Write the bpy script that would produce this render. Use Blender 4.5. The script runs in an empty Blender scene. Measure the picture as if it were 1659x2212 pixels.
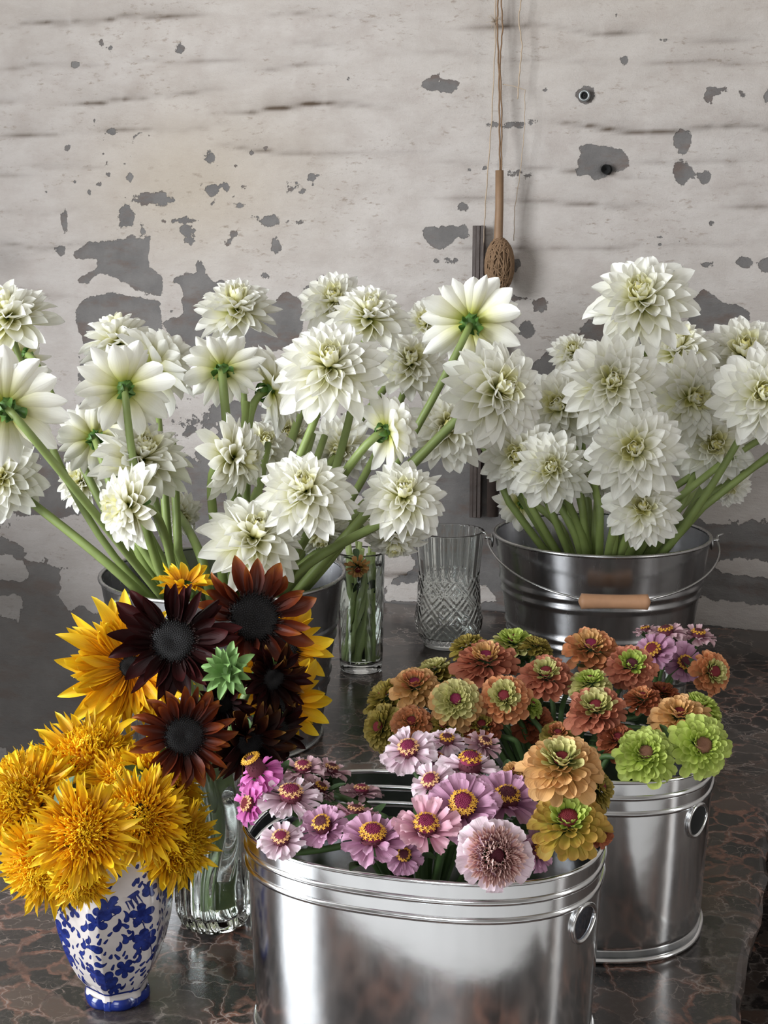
import bpy, math, random
import numpy as np
from mathutils import Vector, Matrix, noise as mnoise

# ------------------------------------------------------------------ camera, world, lights, exposure
SC = bpy.context.scene
COL = SC.collection
PITCH = math.radians(11.0); F = 3000.0; CX, CY = 829.5, 1106.0
CAM = Vector((0, 0, 1.63)); TOP = 0.90
cp, sp = math.cos(PITCH), math.sin(PITCH)
cd = bpy.data.cameras.new('camera'); co = bpy.data.objects.new('camera', cd); COL.objects.link(co)
cd.sensor_fit = 'HORIZONTAL'; cd.sensor_width = 36.0; cd.lens = F / 1659.0 * 36.0
cd.clip_start = 0.05; cd.clip_end = 50
co.location = CAM; co.rotation_euler = (math.radians(90) - PITCH, 0, 0)
SC.camera = co
SC.view_settings.view_transform = 'Standard'; SC.view_settings.look = 'None'
SC.view_settings.exposure = 0.14; SC.view_settings.gamma = 1.0
SC.view_settings.use_curve_mapping = False
try:
    SC.cycles.adaptive_threshold = 0.05; SC.cycles.max_bounces = 14; SC.cycles.diffuse_bounces = 4; SC.cycles.glossy_bounces = 4
    SC.cycles.transmission_bounces = 14; SC.cycles.transparent_max_bounces = 6
    SC.cycles.sample_clamp_indirect = 14.0
except Exception:
    pass
w = bpy.data.worlds.new('world'); SC.world = w; w.use_nodes = True
w.node_tree.nodes['Background'].inputs[0].default_value = (0.75, 0.83, 1.0, 1)
w.node_tree.nodes['Background'].inputs[1].default_value = 1.0


def area(name, loc, target, sx, sy, power, col):
    l = bpy.data.lights.new(name, 'AREA'); l.shape = 'RECTANGLE'; l.size = sx; l.size_y = sy
    l.energy = power; l.color = col
    o = bpy.data.objects.new(name, l); COL.objects.link(o)
    o.location = loc
    d = (Vector(target) - Vector(loc)).normalized()
    o.rotation_euler = d.to_track_quat('-Z', 'Y').to_euler()
    return o


area('window_light', (-2.42, 0.45, 1.98), (0.25, 1.5, 1.5), 1.25, 1.7, 125, (0.93, 0.97, 1.0))
area('floor_fill_light', (-0.9, -2.40, 2.0), (-0.3, -0.6, 0.2), 1.1, 1.5, 40, (0.95, 0.98, 1.0))  # added behind the camera, aimed down to brighten the floor the tub reflects
area('door_light', (2.12, 0.35, 1.6), (0.0, 0.5, 1.5), 0.30, 1.7, 9, (1.0, 0.97, 0.92))


# ------------------------------------------------------------------ helpers
def at(px, py, z):
    x = (px - CX) / F * z; y = (py - CY) / F * z
    return Vector((x, z * cp - y * sp, CAM.z - z * sp - y * cp))


def on_plane(px, py, h):
    """point on the horizontal plane at height h seen at a pixel"""
    t = (py - CY) / F
    return at(px, py, (CAM.z - h) / (t * cp + sp))


def tag(o, label=None, cat=None, group=None, kind=None):
    if label: o['label'] = label
    if cat: o['category'] = cat
    if group: o['group'] = group
    if kind: o['kind'] = kind
    return o


def empty(name, mat=None):
    o = bpy.data.objects.new(name, None); COL.objects.link(o); o.empty_display_size = 0.01
    if mat is not None: o.matrix_basis = mat
    return o


class MB:
    def __init__(s): s.v = []; s.f = []; s.uv = {}; s.tuv = []

    def add(s, vs, fs, uvs=None):
        b = len(s.v); s.v.extend(vs); s.f.extend([tuple(i + b for i in f) for f in fs])
        s.tuv.extend(uvs if uvs else [(0.5, 0.5)] * len(vs))

    def grid(s, nr, nc, fn, wrap=False):
        vs = []; uv = []
        for j in range(nr):
            for i in range(nc):
                vs.append(fn(j, i)); uv.append((i / max(1, nc - 1), j / max(1, nr - 1)))
        fs = []
        for j in range(nr - 1):
            for i in range(nc if wrap else nc - 1):
                a = j * nc + i; b = j * nc + (i + 1) % nc
                fs.append((a, b, b + nc, a + nc))
        s.add(vs, fs, uv)

    def tube(s, pts, rad, n=8, cap=True, closed=False):
        pts = [Vector(p) for p in pts]; m = len(pts)
        if not hasattr(rad, '__len__'): rad = [rad] * m
        vs = []; uv = []
        prev = None
        for k in range(m):
            if closed: t = pts[(k + 1) % m] - pts[k - 1]
            else: t = pts[min(k + 1, m - 1)] - pts[max(k - 1, 0)]
            t.normalize()
            if prev is None:
                a = Vector((0, 0, 1)) if abs(t.z) < 0.9 else Vector((1, 0, 0))
                prev = (a - t * a.dot(t)).normalized()
            else:
                prev = (prev - t * prev.dot(t))
                if prev.length < 1e-6: prev = t.orthogonal()
                prev.normalize()
            bn = t.cross(prev)
            for i in range(n):
                an = 2 * math.pi * i / n
                vs.append(tuple(pts[k] + (prev * math.cos(an) + bn * math.sin(an)) * rad[k]))
                uv.append((i / n, k / max(1, m - 1)))
        fs = []
        for k in range(m if closed else m - 1):
            for i in range(n):
                a = k * n + i; b = k * n + (i + 1) % n
                c = ((k + 1) % m) * n + (i + 1) % n; d = ((k + 1) % m) * n + i
                fs.append((a, b, c, d))
        if cap and not closed:
            fs.append(tuple(range(n))[::-1]); fs.append(tuple((m - 1) * n + i for i in range(n)))
        s.add(vs, fs, uv)

    def lathe(s, prof, n, cs=None, cap0=False, cap1=False):
        """prof: list of (radius factor, z); cs(theta, r, z) -> x,y"""
        if cs is None: cs = lambda th, r, z: (r * math.cos(th), r * math.sin(th))
        vs = []; uv = []
        for j, (r, z) in enumerate(prof):
            for i in range(n):
                th = 2 * math.pi * i / n
                x, y = cs(th, r, z)
                vs.append((x, y, z)); uv.append((i / n, j / max(1, len(prof) - 1)))
        fs = []
        for j in range(len(prof) - 1):
            for i in range(n):
                a = j * n + i; b = j * n + (i + 1) % n
                fs.append((a, b, b + n, a + n))
        if cap0: fs.append(tuple(range(n))[::-1])
        if cap1: fs.append(tuple((len(prof) - 1) * n + i for i in range(n)))
        s.add(vs, fs, uv)

    def ball(s, c, rx, ry, rz, nu=12, nv=8, M=None):
        vs = []
        for j in range(nv + 1):
            ph = math.pi * j / nv
            for i in range(nu):
                th = 2 * math.pi * i / nu
                p = Vector((rx * math.sin(ph) * math.cos(th), ry * math.sin(ph) * math.sin(th), -rz * math.cos(ph)))
                if M is not None: p = M @ p
                vs.append(tuple(p + Vector(c)))
        fs = []
        for j in range(nv):
            for i in range(nu):
                a = j * nu + i; b = j * nu + (i + 1) % nu
                fs.append((a, b, b + nu, a + nu))
        s.add(vs, fs)

    def box(s, c, sx, sy, sz):
        x, y, z = c; vs = []
        for dz in (-1, 1):
            for dx, dy in ((-1, -1), (1, -1), (1, 1), (-1, 1)):
                vs.append((x + dx * sx / 2, y + dy * sy / 2, z + dz * sz / 2))
        s.add(vs, [(3, 2, 1, 0), (4, 5, 6, 7), (0, 1, 5, 4), (1, 2, 6, 5), (2, 3, 7, 6), (3, 0, 4, 7)])

    def mesh(s, name, mat, smooth=True):
        me = bpy.data.meshes.new(name); me.from_pydata(s.v, [], s.f)
        if mat: me.materials.append(mat)
        if smooth: me.polygons.foreach_set('use_smooth', [True] * len(me.polygons))
        ul = me.uv_layers.new(name='UVMap')
        idx = np.empty(len(me.loops), dtype=np.int32); me.loops.foreach_get('vertex_index', idx)
        ul.data.foreach_set('uv', np.array(s.tuv, dtype=np.float32)[idx].ravel())
        me.update()
        return me

    def obj(s, name, mat, parent=None, smooth=True, bevel=0):
        o = bpy.data.objects.new(name, s.mesh(name, mat, smooth)); COL.objects.link(o)
        if parent: o.parent = parent
        if bevel:
            b = o.modifiers.new('bevel', 'BEVEL'); b.width = bevel; b.segments = 2; b.limit_method = 'ANGLE'
        return o


def put(name, mesh, parent, M):
    o = bpy.data.objects.new(name, mesh); COL.objects.link(o); o.parent = parent; o.matrix_basis = M
    return o


class NT:
    def __init__(s, name):
        s.m = bpy.data.materials.new(name); s.m.use_nodes = True; s.t = s.m.node_tree
        s.t.nodes.clear(); s.out = s.n('ShaderNodeOutputMaterial')

    def n(s, typ, ins=None, **kw):
        nd = s.t.nodes.new(typ)
        for k, v in kw.items(): setattr(nd, k, v)
        for k, v in (ins or {}).items():
            if isinstance(v, bpy.types.NodeSocket): s.t.links.new(v, nd.inputs[k])
            else: nd.inputs[k].default_value = v
        return nd

    def math(s, op, a, b=0.0, clamp=False):
        return s.n('ShaderNodeMath', {0: a, 1: b}, operation=op, use_clamp=clamp).outputs[0]

    def mix(s, fac, a, b, mode='MIX'):
        nd = s.n('ShaderNodeMix', data_type='RGBA', blend_type=mode)
        for k, v in ((0, fac), (6, a), (7, b)):
            if isinstance(v, bpy.types.NodeSocket): s.t.links.new(v, nd.inputs[k])
            else: nd.inputs[k].default_value = (tuple(v) + (1,))[:4] if hasattr(v, '__len__') else v
        return nd.outputs[2]

    def ramp(s, fac, stops, interp='LINEAR'):
        nd = s.n('ShaderNodeValToRGB', {0: fac}); cr = nd.color_ramp; cr.interpolation = interp
        while len(cr.elements) < len(stops): cr.elements.new(0.5)
        for e, (p, c) in zip(cr.elements, stops):
            e.position = p; e.color = (tuple(c) + (1,))[:4] if hasattr(c, '__len__') else (c, c, c, 1)
        return nd.outputs[0]

    def step(s, x, lo, hi):
        nd = s.n('ShaderNodeMapRange', {0: x, 1: lo, 2: hi, 3: 0.0, 4: 1.0}, interpolation_type='SMOOTHSTEP')
        return nd.outputs[0]

    def noise(s, vec, scale, detail=4, rough=0.55, out=0):
        return s.n('ShaderNodeTexNoise', {'Vector': vec, 'Scale': scale, 'Detail': detail, 'Roughness': rough}).outputs[out]

    def coords(s, kind='Object', scale=(1, 1, 1)):
        tc = s.n('ShaderNodeTexCoord').outputs[kind]
        return s.n('ShaderNodeMapping', {0: tc, 3: scale}).outputs[0]

    def bump(s, h, strength, dist=0.01):
        return s.n('ShaderNodeBump', {'Height': h, 'Strength': strength, 'Distance': dist}).outputs[0]

    def surf(s, sock): s.t.links.new(sock, s.out.inputs[0]); return s.m


def plain(name, col, rough=0.5, metal=0.0, spec=0.5, noise_amt=0.15, nscale=40, bump=0.0):
    t = NT(name); c = t.coords()
    nz = t.noise(c, nscale)
    v = t.math('ADD', t.math('MULTIPLY', nz, 2 * noise_amt), 1 - noise_amt)
    col_ = t.mix(1.0, col, t.n('ShaderNodeCombineColor', {0: v, 1: v, 2: v}).outputs[0], 'MULTIPLY')
    ins = {'Base Color': col_, 'Roughness': rough, 'Metallic': metal, 'Specular IOR Level': spec}
    if bump: ins['Normal'] = t.bump(nz, bump)
    return t.surf(t.n('ShaderNodeBsdfPrincipled', ins).outputs[0])


def petal_mat(name, stops, trans=0.3, rough=0.5, streak=0.22, vary=0.12, streaks=9, spec=0.35):
    """colour runs from the petal's base (0) to its tip (1)"""
    t = NT(name)
    uv = t.n('ShaderNodeTexCoord').outputs['UV']
    v = t.n('ShaderNodeSeparateXYZ', {0: uv}).outputs[1]
    rnd = t.n('ShaderNodeObjectInfo').outputs['Random']
    vv = t.math('ADD', v, t.math('MULTIPLY', t.math('SUBTRACT', rnd, 0.5), 0.10))
    col = t.ramp(vv, stops)
    mp = t.n('ShaderNodeMapping', {0: uv, 3: (streaks, 0.9, 1)}).outputs[0]
    nz = t.n('ShaderNodeTexNoise', {'Vector': mp, 'Scale': 1.6, 'Detail': 2.0}).outputs[0]
    k = t.math('ADD', t.math('MULTIPLY', nz, 2 * streak), 1 - streak)
    k = t.math('MULTIPLY', k, t.math('ADD', t.math('MULTIPLY', rnd, 2 * vary), 1 - vary))
    col = t.mix(1.0, col, t.n('ShaderNodeCombineColor', {0: k, 1: k, 2: k}).outputs[0], 'MULTIPLY')
    b = t.bump(nz, 0.35, 0.001)
    p = t.n('ShaderNodeBsdfPrincipled', {'Base Color': col, 'Roughness': rough, 'Specular IOR Level': spec, 'Normal': b})
    tr = t.n('ShaderNodeBsdfTranslucent', {0: col})
    return t.surf(t.n('ShaderNodeMixShader', {0: trans, 1: p.outputs[0], 2: tr.outputs[0]}).outputs[0])


def metal_mat(name, col, r0, r1, dent=0.12, scale=(9, 9, 1.2), smudge=6):
    t = NT(name); c = t.coords(scale=scale)
    nz = t.noise(c, smudge, 5, 0.6)
    c2 = t.coords(); n2 = t.noise(c2, 9, 3); n3 = t.noise(c2, 130, 2)
    rough = t.math('ADD', t.math('MULTIPLY', nz, r1 - r0), r0)
    k = t.math('ADD', t.math('MULTIPLY', nz, 0.28), 0.84)
    col_ = t.mix(1.0, col, t.n('ShaderNodeCombineColor', {0: k, 1: k, 2: k}).outputs[0], 'MULTIPLY')
    hb = t.math('ADD', n2, t.math('MULTIPLY', n3, 0.02))
    return t.surf(t.n('ShaderNodeBsdfPrincipled', {'Base Color': col_, 'Metallic': 1.0, 'Roughness': rough,
                                                   'Normal': t.bump(hb, dent, 0.02)}).outputs[0])


def glass_mat(name, col=(0.97, 1, 0.98), rough=0.0, ior=1.47):
    t = NT(name)
    return t.surf(t.n('ShaderNodeBsdfPrincipled', {'Base Color': tuple(col) + (1,), 'Roughness': rough, 'IOR': ior,
                                                   'Transmission Weight': 1.0}).outputs[0])


M = {}
M['dahlia'] = petal_mat('dahlia petal', [(0.0, (0.42, 0.46, 0.05)), (0.13, (0.66, 0.66, 0.20)), (0.34, (0.88, 0.86, 0.60)), (0.62, (0.95, 0.94, 0.86)), (1, (0.97, 0.965, 0.92))], 0.36, 0.42, 0.07, 0.03)
M['dahlia_in'] = petal_mat('inner dahlia petal', [(0.0, (0.46, 0.46, 0.05)), (0.25, (0.80, 0.76, 0.26)), (0.6, (0.92, 0.90, 0.58)), (1, (0.95, 0.94, 0.84))], 0.3, 0.45, 0.07, 0.03)
M['dahlia_core'] = petal_mat('dahlia core', [(0.0, (0.50, 0.46, 0.04)), (0.5, (0.85, 0.78, 0.24)), (1, (0.93, 0.89, 0.48))], 0.3, 0.5, 0.08, 0.05)
M['stem'] = plain('dahlia stem', (0.20, 0.26, 0.075), 0.5, noise_amt=0.3, nscale=30, bump=0.1)
M['sepal'] = plain('sepal', (0.065, 0.15, 0.025), 0.5, noise_amt=0.3, nscale=60)
M['palestem'] = plain('pale cut stem', (0.52, 0.64, 0.26), 0.5, noise_amt=0.3, nscale=30)
M['vasestem'] = plain('sunflower stem', (0.24, 0.33, 0.13), 0.5, noise_amt=0.3, nscale=30)
M['leaf'] = plain('leaf green', (0.035, 0.075, 0.02), 0.55, noise_amt=0.35, nscale=50)
M['darkstem'] = plain('zinnia stem', (0.05, 0.10, 0.025), 0.6, noise_amt=0.3)
# zinnias
M['z_orange'] = petal_mat('orange zinnia petal', [(0, (0.16, 0.12, 0.03)), (0.35, (0.40, 0.17, 0.06)), (0.75, (0.56, 0.20, 0.08)), (1, (0.62, 0.30, 0.14))], 0.18, 0.6, 0.2, 0.25)
M['z_salmon'] = petal_mat('salmon zinnia petal', [(0, (0.16, 0.06, 0.03)), (0.4, (0.40, 0.11, 0.06)), (1, (0.56, 0.22, 0.13))], 0.18, 0.6, 0.2, 0.22)
M['z_rust'] = petal_mat('rust zinnia petal', [(0, (0.10, 0.05, 0.02)), (0.5, (0.30, 0.08, 0.03)), (1, (0.42, 0.13, 0.06))], 0.18, 0.6, 0.2, 0.25)
M['z_peach'] = petal_mat('peach zinnia petal', [(0, (0.30, 0.20, 0.04)), (0.4, (0.58, 0.32, 0.10)), (1, (0.70, 0.42, 0.19))], 0.2, 0.6, 0.15, 0.18)
M['z_olive'] = petal_mat('olive zinnia petal', [(0, (0.12, 0.10, 0.02)), (0.5, (0.30, 0.24, 0.04)), (1, (0.40, 0.30, 0.08))], 0.2, 0.6, 0.2, 0.25)
M['z_mustard'] = petal_mat('mustard zinnia petal', [(0, (0.22, 0.20, 0.03)), (0.45, (0.46, 0.34, 0.05)), (1, (0.55, 0.33, 0.08))], 0.2, 0.6, 0.15, 0.18)
M['z_lime'] = petal_mat('lime zinnia petal', [(0, (0.12, 0.20, 0.02)), (0.4, (0.36, 0.46, 0.06)), (1, (0.52, 0.60, 0.16))], 0.25, 0.55, 0.15, 0.15)
M['z_pale'] = petal_mat('pale green zinnia petal', [(0, (0.14, 0.16, 0.03)), (0.4, (0.45, 0.44, 0.13)), (1, (0.66, 0.60, 0.28))], 0.22, 0.6, 0.12, 0.15)
M['z_white'] = petal_mat('pale pink petal', [(0, (0.42, 0.20, 0.26)), (0.3, (0.66, 0.45, 0.53)), (1, (0.83, 0.70, 0.75))], 0.25, 0.55, 0.2, 0.06, 14)
M['z_pink'] = petal_mat('pink petal', [(0, (0.38, 0.12, 0.18)), (0.35, (0.64, 0.31, 0.40)), (1, (0.78, 0.48, 0.55))], 0.25, 0.55, 0.2, 0.08, 14)
M['z_lav'] = petal_mat('lavender pink petal', [(0, (0.22, 0.06, 0.14)), (0.35, (0.44, 0.20, 0.32)), (1, (0.62, 0.36, 0.50))], 0.25, 0.55, 0.22, 0.10, 14)
M['z_mag'] = petal_mat('magenta petal', [(0, (0.30, 0.03, 0.16)), (0.4, (0.62, 0.13, 0.42)), (1, (0.78, 0.27, 0.60))], 0.25, 0.55, 0.2, 0.08, 12)
M['z_dusty'] = petal_mat('dusty pink petal', [(0, (0.25, 0.10, 0.14)), (0.5, (0.48, 0.28, 0.32)), (1, (0.60, 0.42, 0.44))], 0.2, 0.6, 0.25, 0.15, 14)
M['crimson'] = plain('crimson centre', (0.23, 0.012, 0.06), 0.7, noise_amt=0.5, nscale=500, bump=0.3)
M['maroon'] = plain('maroon centre', (0.10, 0.012, 0.025), 0.7, noise_amt=0.5, nscale=500, bump=0.3)
M['redcore'] = plain('dark red centre', (0.19, 0.012, 0.02), 0.7, noise_amt=0.4, nscale=500, bump=0.3)
M['browncore'] = plain('brown centre', (0.22, 0.10, 0.055), 0.8, noise_amt=0.4, nscale=500, bump=0.3)
M['floret'] = plain('yellow floret', (0.66, 0.34, 0.03), 0.5, noise_amt=0.25, nscale=400)
M['floret_peach'] = plain('peach floret', (0.75, 0.42, 0.18), 0.5, noise_amt=0.2, nscale=400)
M['tubelet'] = petal_mat('pale pink tube floret', [(0, (0.55, 0.22, 0.22)), (0.4, (0.80, 0.50, 0.45)), (1, (0.92, 0.72, 0.66))], 0.2, 0.55, 0.1, 0.1)
# sunflowers
M['s_maroon'] = petal_mat('maroon sunflower petal', [(0, (0.006, 0.001, 0.001)), (0.5, (0.018, 0.0025, 0.0025)), (1, (0.040, 0.005, 0.005))], 0.10, 0.55, 0.4, 0.2, 12, 0.15)
M['s_rust'] = petal_mat('rust sunflower petal', [(0, (0.015, 0.002, 0.001)), (0.4, (0.08, 0.011, 0.003)), (0.75, (0.18, 0.032, 0.006)), (1, (0.34, 0.11, 0.015))], 0.15, 0.5, 0.35, 0.25, 12, 0.3)
M['s_brown'] = petal_mat('brown sunflower petal', [(0, (0.006, 0.001, 0.001)), (0.5, (0.022, 0.004, 0.002)), (0.85, (0.06, 0.018, 0.004)), (1, (0.26, 0.14, 0.03))], 0.10, 0.55, 0.4, 0.5, 12, 0.15)
M['s_yellow'] = petal_mat('yellow sunflower petal', [(0, (0.55, 0.20, 0.01)), (0.35, (0.84, 0.42, 0.010)), (0.75, (0.88, 0.56, 0.015)), (1, (0.90, 0.66, 0.04))], 0.25, 0.5, 0.22, 0.12, 12)
M['teddy'] = petal_mat('golden petal', [(0, (0.62, 0.20, 0.005)), (0.35, (0.86, 0.44, 0.008)), (1, (0.92, 0.66, 0.02))], 0.25, 0.5, 0.15, 0.15, 6)
M['seed'] = plain('sunflower seed disc', (0.0035, 0.0025, 0.003), 0.5, noise_amt=0.5, nscale=700, spec=0.35)
M['seedring'] = plain('sunflower ring florets', (0.03, 0.008, 0.005), 0.6, noise_amt=0.5, nscale=500)
M['budgreen'] = plain('bud green', (0.17, 0.30, 0.09), 0.6, noise_amt=0.25, nscale=90)
# metals etc
M['tub'] = metal_mat('galvanised tub', (0.80, 0.81, 0.82), 0.08, 0.24, 0.04)
M['tubtrim'] = metal_mat('tub trim', (0.85, 0.86, 0.87), 0.08, 0.2, 0.0)
M['pail'] = metal_mat('pail steel', (0.46, 0.46, 0.47), 0.16, 0.34, 0.06, (12, 12, 0.6))
M['wire'] = metal_mat('wire steel', (0.5, 0.5, 0.5), 0.2, 0.35, 0.0)
M['hole'] = plain('dark opening', (0.004, 0.004, 0.004), 0.9)
M['cup'] = metal_mat('handle cup', (0.30, 0.34, 0.42), 0.04, 0.12, 0.2)
M['grip'] = plain('turned wood', (0.50, 0.27, 0.15), 0.5, noise_amt=0.2, nscale=60)
M['glass'] = glass_mat('clear glass')
M['water'] = glass_mat('water', (0.96, 0.99, 0.96), 0.0, 1.333)
M['twine'] = plain('jute twine', (0.20, 0.12, 0.065), 0.85, noise_amt=0.35, nscale=300)
M['string'] = plain('pale string', (0.42, 0.33, 0.24), 0.85, noise_amt=0.2, nscale=300)
M['stick'] = plain('brown stick', (0.22, 0.13, 0.07), 0.6, noise_amt=0.3, nscale=40)
M['darkwood'] = plain('dark wood', (0.06, 0.042, 0.035), 0.6, noise_amt=0.45, nscale=25, bump=0.4)
M['screw'] = plain('galvanised screw', (0.25, 0.26, 0.26), 0.4, 0.8)


# ------------------------------------------------------------------ numpy fractal noise
def fbm(x, y, seed=0, octs=5, gain=0.5):
    rs = np.random.RandomState(seed); out = np.zeros_like(x); amp = 1.0; tot = 0
    for o in range(octs):
        tb = rs.rand(256, 256); fx = x * 2 ** o + rs.rand() * 99; fy = y * 2 ** o + rs.rand() * 99
        ix = np.floor(fx).astype(int); iy = np.floor(fy).astype(int); tx = fx - ix; ty = fy - iy
        tx = tx * tx * (3 - 2 * tx); ty = ty * ty * (3 - 2 * ty)
        g = lambda a, b: tb[(iy + b) % 256, (ix + a) % 256]
        out += amp * ((g(0, 0) * (1 - tx) + g(1, 0) * tx) * (1 - ty) + (g(0, 1) * (1 - tx) + g(1, 1) * tx) * ty)
        tot += amp; amp *= gain
    return out / tot


def seg_dist(px, py, a, b):
    ax, ay = a; bx, by = b; dx, dy = bx - ax, by - ay
    t = np.clip(((px - ax) * dx + (py - ay) * dy) / (dx * dx + dy * dy + 1e-12), 0, 1)
    return np.hypot(px - ax - t * dx, py - ay - t * dy), t


# ------------------------------------------------------------------ the room: back wall
WA = Vector((0.02, 2.79, 0)); WD = Vector((0.9597, -0.2811, 0)).normalized(); WN = Vector((WD.y, -WD.x, 0))


def wall_uv(px, py):
    D = at(px, py, 1.0) - CAM; t = (WA - CAM).dot(WN) / D.dot(WN)
    P = CAM + D * t; return ((P - WA).dot(WD), P.z)


def build_back_wall():
    us = np.concatenate([np.linspace(-2.7, -0.95, 18), np.arange(-0.93, 0.95, 0.0068), np.linspace(0.96, 2.35, 14)])
    vs = np.concatenate([np.linspace(0, 0.50, 6), np.arange(0.51, 2.17, 0.0068), np.linspace(2.18, 3.0, 8)])
    U, V = np.meshgrid(us, vs)
    sdf = np.full_like(U, 1.0)
    polys = [
        [(152, 546), (195, 522), (245, 522), (285, 508), (305, 515), (326, 512), (322, 575), (352, 602), (352, 640), (300, 632), (250, 600), (215, 590), (190, 608), (155, 612), (205, 585), (213, 560), (160, 556)],
        [(165, 665), (195, 640), (240, 632), (345, 650), (350, 760), (300, 800), (200, 790), (165, 700)],
        [(372, 606), (400, 590), (425, 588), (425, 563), (437, 566), (443, 590), (458, 612), (515, 605), (520, 622), (460, 630), (440, 650), (450, 680), (560, 690), (600, 640), (612, 625), (650, 640), (655, 700), (640, 760), (400, 760), (350, 700), (395, 680), (392, 620)],
        [(258, 455), (275, 440), (292, 462), (290, 485), (262, 490)],
        [(907, 182), (925, 172), (948, 160), (950, 180), (965, 170), (993, 175), (990, 192), (975, 202), (950, 195), (925, 192)],
        [(912, 492), (945, 492), (965, 485), (1010, 485), (1012, 515), (990, 510), (975, 530), (950, 541), (930, 530), (915, 510)],
        [(1250, 318), (1270, 312), (1305, 315), (1340, 325), (1356, 345), (1350, 365), (1320, 370), (1300, 388), (1280, 388), (1262, 375), (1245, 385), (1241, 378), (1249, 365)],
        [(1500, 650), (1520, 628), (1560, 650), (1600, 665), (1620, 680), (1615, 700), (1500, 720), (1400, 760), (1230, 800), (1150, 840), (1150, 790), (1180, 760), (1240, 740), (1262, 700), (1290, 700), (1400, 700), (1490, 690)],
        [(1525, 190), (1568, 185), (1572, 195), (1545, 208), (1535, 225), (1522, 215)],
    ]
    for pl in polys:
        q = [wall_uv(*p) for p in pl]; d = np.full_like(U, 9.0); ins = np.zeros_like(U, dtype=bool)
        for k in range(len(q)):
            a, b = q[k - 1], q[k]
            dd, _ = seg_dist(U, V, a, b); d = np.minimum(d, dd)
            c = ((a[1] > V) != (b[1] > V)) & (U < (b[0] - a[0]) * (V - a[1]) / (b[1] - a[1] + 1e-12) + a[0]); ins ^= c
        sdf = np.minimum(sdf, np.where(ins, -d, d))
    ell = [(680, 628, 24, 18), (330, 430, 32, 16), (378, 432, 14, 5), (142, 485, 7, 25), (132, 540, 10, 11), (395, 477, 24, 6), (402, 495, 14, 12), (412, 520, 9, 8), (455, 340, 10, 14), (458, 412, 14, 9), (432, 400, 6, 5), (524, 445, 14, 6), (580, 475, 18, 10), (560, 470, 12, 4), (645, 481, 18, 4), (598, 530, 10, 16), (507, 505, 8, 7), (493, 525, 7, 5), (245, 284, 12, 7), (285, 385, 8, 10), (388, 105, 10, 11), (218, 92, 9, 11), (237, 103, 6, 7), (160, 138, 8, 5), (148, 322, 4, 6), (673, 383, 8, 8), (630, 412, 8, 5), (650, 415, 10, 5), (490, 405, 5, 8), (526, 404, 5, 4), (692, 600, 7, 6), (568, 596, 6, 3), (310, 500, 4, 10), (755, 170, 4, 4), (198, 415, 5, 6),
           (1263, 205, 18, 20), (1474, 303, 22, 24), (1475, 375, 18, 25), (1500, 378, 20, 5), (1525, 383, 14, 14), (1612, 203, 14, 6), (1655, 208, 8, 16), (1100, 268, 36, 7), (1108, 375, 14, 6), (1142, 380, 9, 4), (999, 447, 12, 9), (1045, 365, 5, 5), (1012, 363, 5, 6), (1425, 511, 7, 5), (1528, 572, 9, 4), (1610, 566, 20, 15), (1650, 573, 12, 14), (1168, 660, 16, 14), (1120, 645, 22, 7), (1140, 712, 18, 18), (1179, 192, 5, 4), (1157, 213, 5, 3), (965, 563, 14, 4), (1113, 572, 10, 14), (1333, 32, 4, 4), (1440, 86, 14, 4), (1350, 130, 6, 8)]
    for cx, cy, rx, ry in ell:
        u0, v0 = wall_uv(cx, cy); u1, v1 = wall_uv(cx + rx, cy + ry)
        a = abs(u1 - u0); b = abs(v1 - v0); r = np.hypot((U - u0) / a, (V - v0) / b)
        sdf = np.minimum(sdf, (r - 1) * min(a, b))
    rs = random.Random(5)
    for cx, cy, sx, sy, n in ((250, 300, 60, 40, 16), (640, 400, 40, 30, 16), (235, 390, 60, 40, 14), (520, 360, 90, 60, 16), (250, 690, 80, 40, 22), (560, 660, 60, 40, 16), (420, 460, 80, 60, 12), (1400, 540, 300, 60, 10)):
        for _ in range(n):
            u0, v0 = wall_uv(cx + rs.gauss(0, sx * .6), cy + rs.gauss(0, sy * .6)); a = rs.uniform(1.5, 4.5) * 0.00092
            sdf = np.minimum(sdf, np.hypot(U - u0, (V - v0) * 1.3) - a)
    # low on the wall most of the paint is gone
    n = fbm(U * 3.2, V * 5.5, 3, 5, 0.55); vt = wall_uv(800, 900)[1]
    bias = np.clip((vt - V) / 0.42, -1, 1) * 0.26 - 0.07 - 0.10 * np.clip((U + 0.1) / 0.6, -1, 1)
    low = (1 - np.clip((n - 0.5) * 1.6 + bias + 0.5, 0, 1) - 0.5) * 0.10
    low = np.where(V > wall_uv(800, 640)[1], 1.0, low)
    for pl in ([(130, 1226), (190, 1230), (235, 1245), (238, 1330), (200, 1325), (180, 1310), (150, 1322), (135, 1295), (118, 1285), (132, 1275)],
               [(-20, 1200), (20, 1195), (50, 1210), (65, 1240), (55, 1258), (20, 1255), (-20, 1245)],
               [(-20, 1285), (40, 1282), (52, 1298), (40, 1340), (0, 1330), (-20, 1340)],
               [(830, 1215), (900, 1205), (900, 1230), (840, 1232)], [(840, 1262), (905, 1255), (1050, 1262), (1080, 1300), (905, 1300), (835, 1296)],
               [(1500, 1290), (1600, 1300), (1700, 1310), (1700, 1370), (1490, 1345)], [(1540, 1215), (1620, 1205), (1700, 1225), (1700, 1250), (1560, 1240)]):
        q = [wall_uv(*p) for p in pl]; d = np.full_like(U, 9.0); ins = np.zeros_like(U, dtype=bool)
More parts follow.
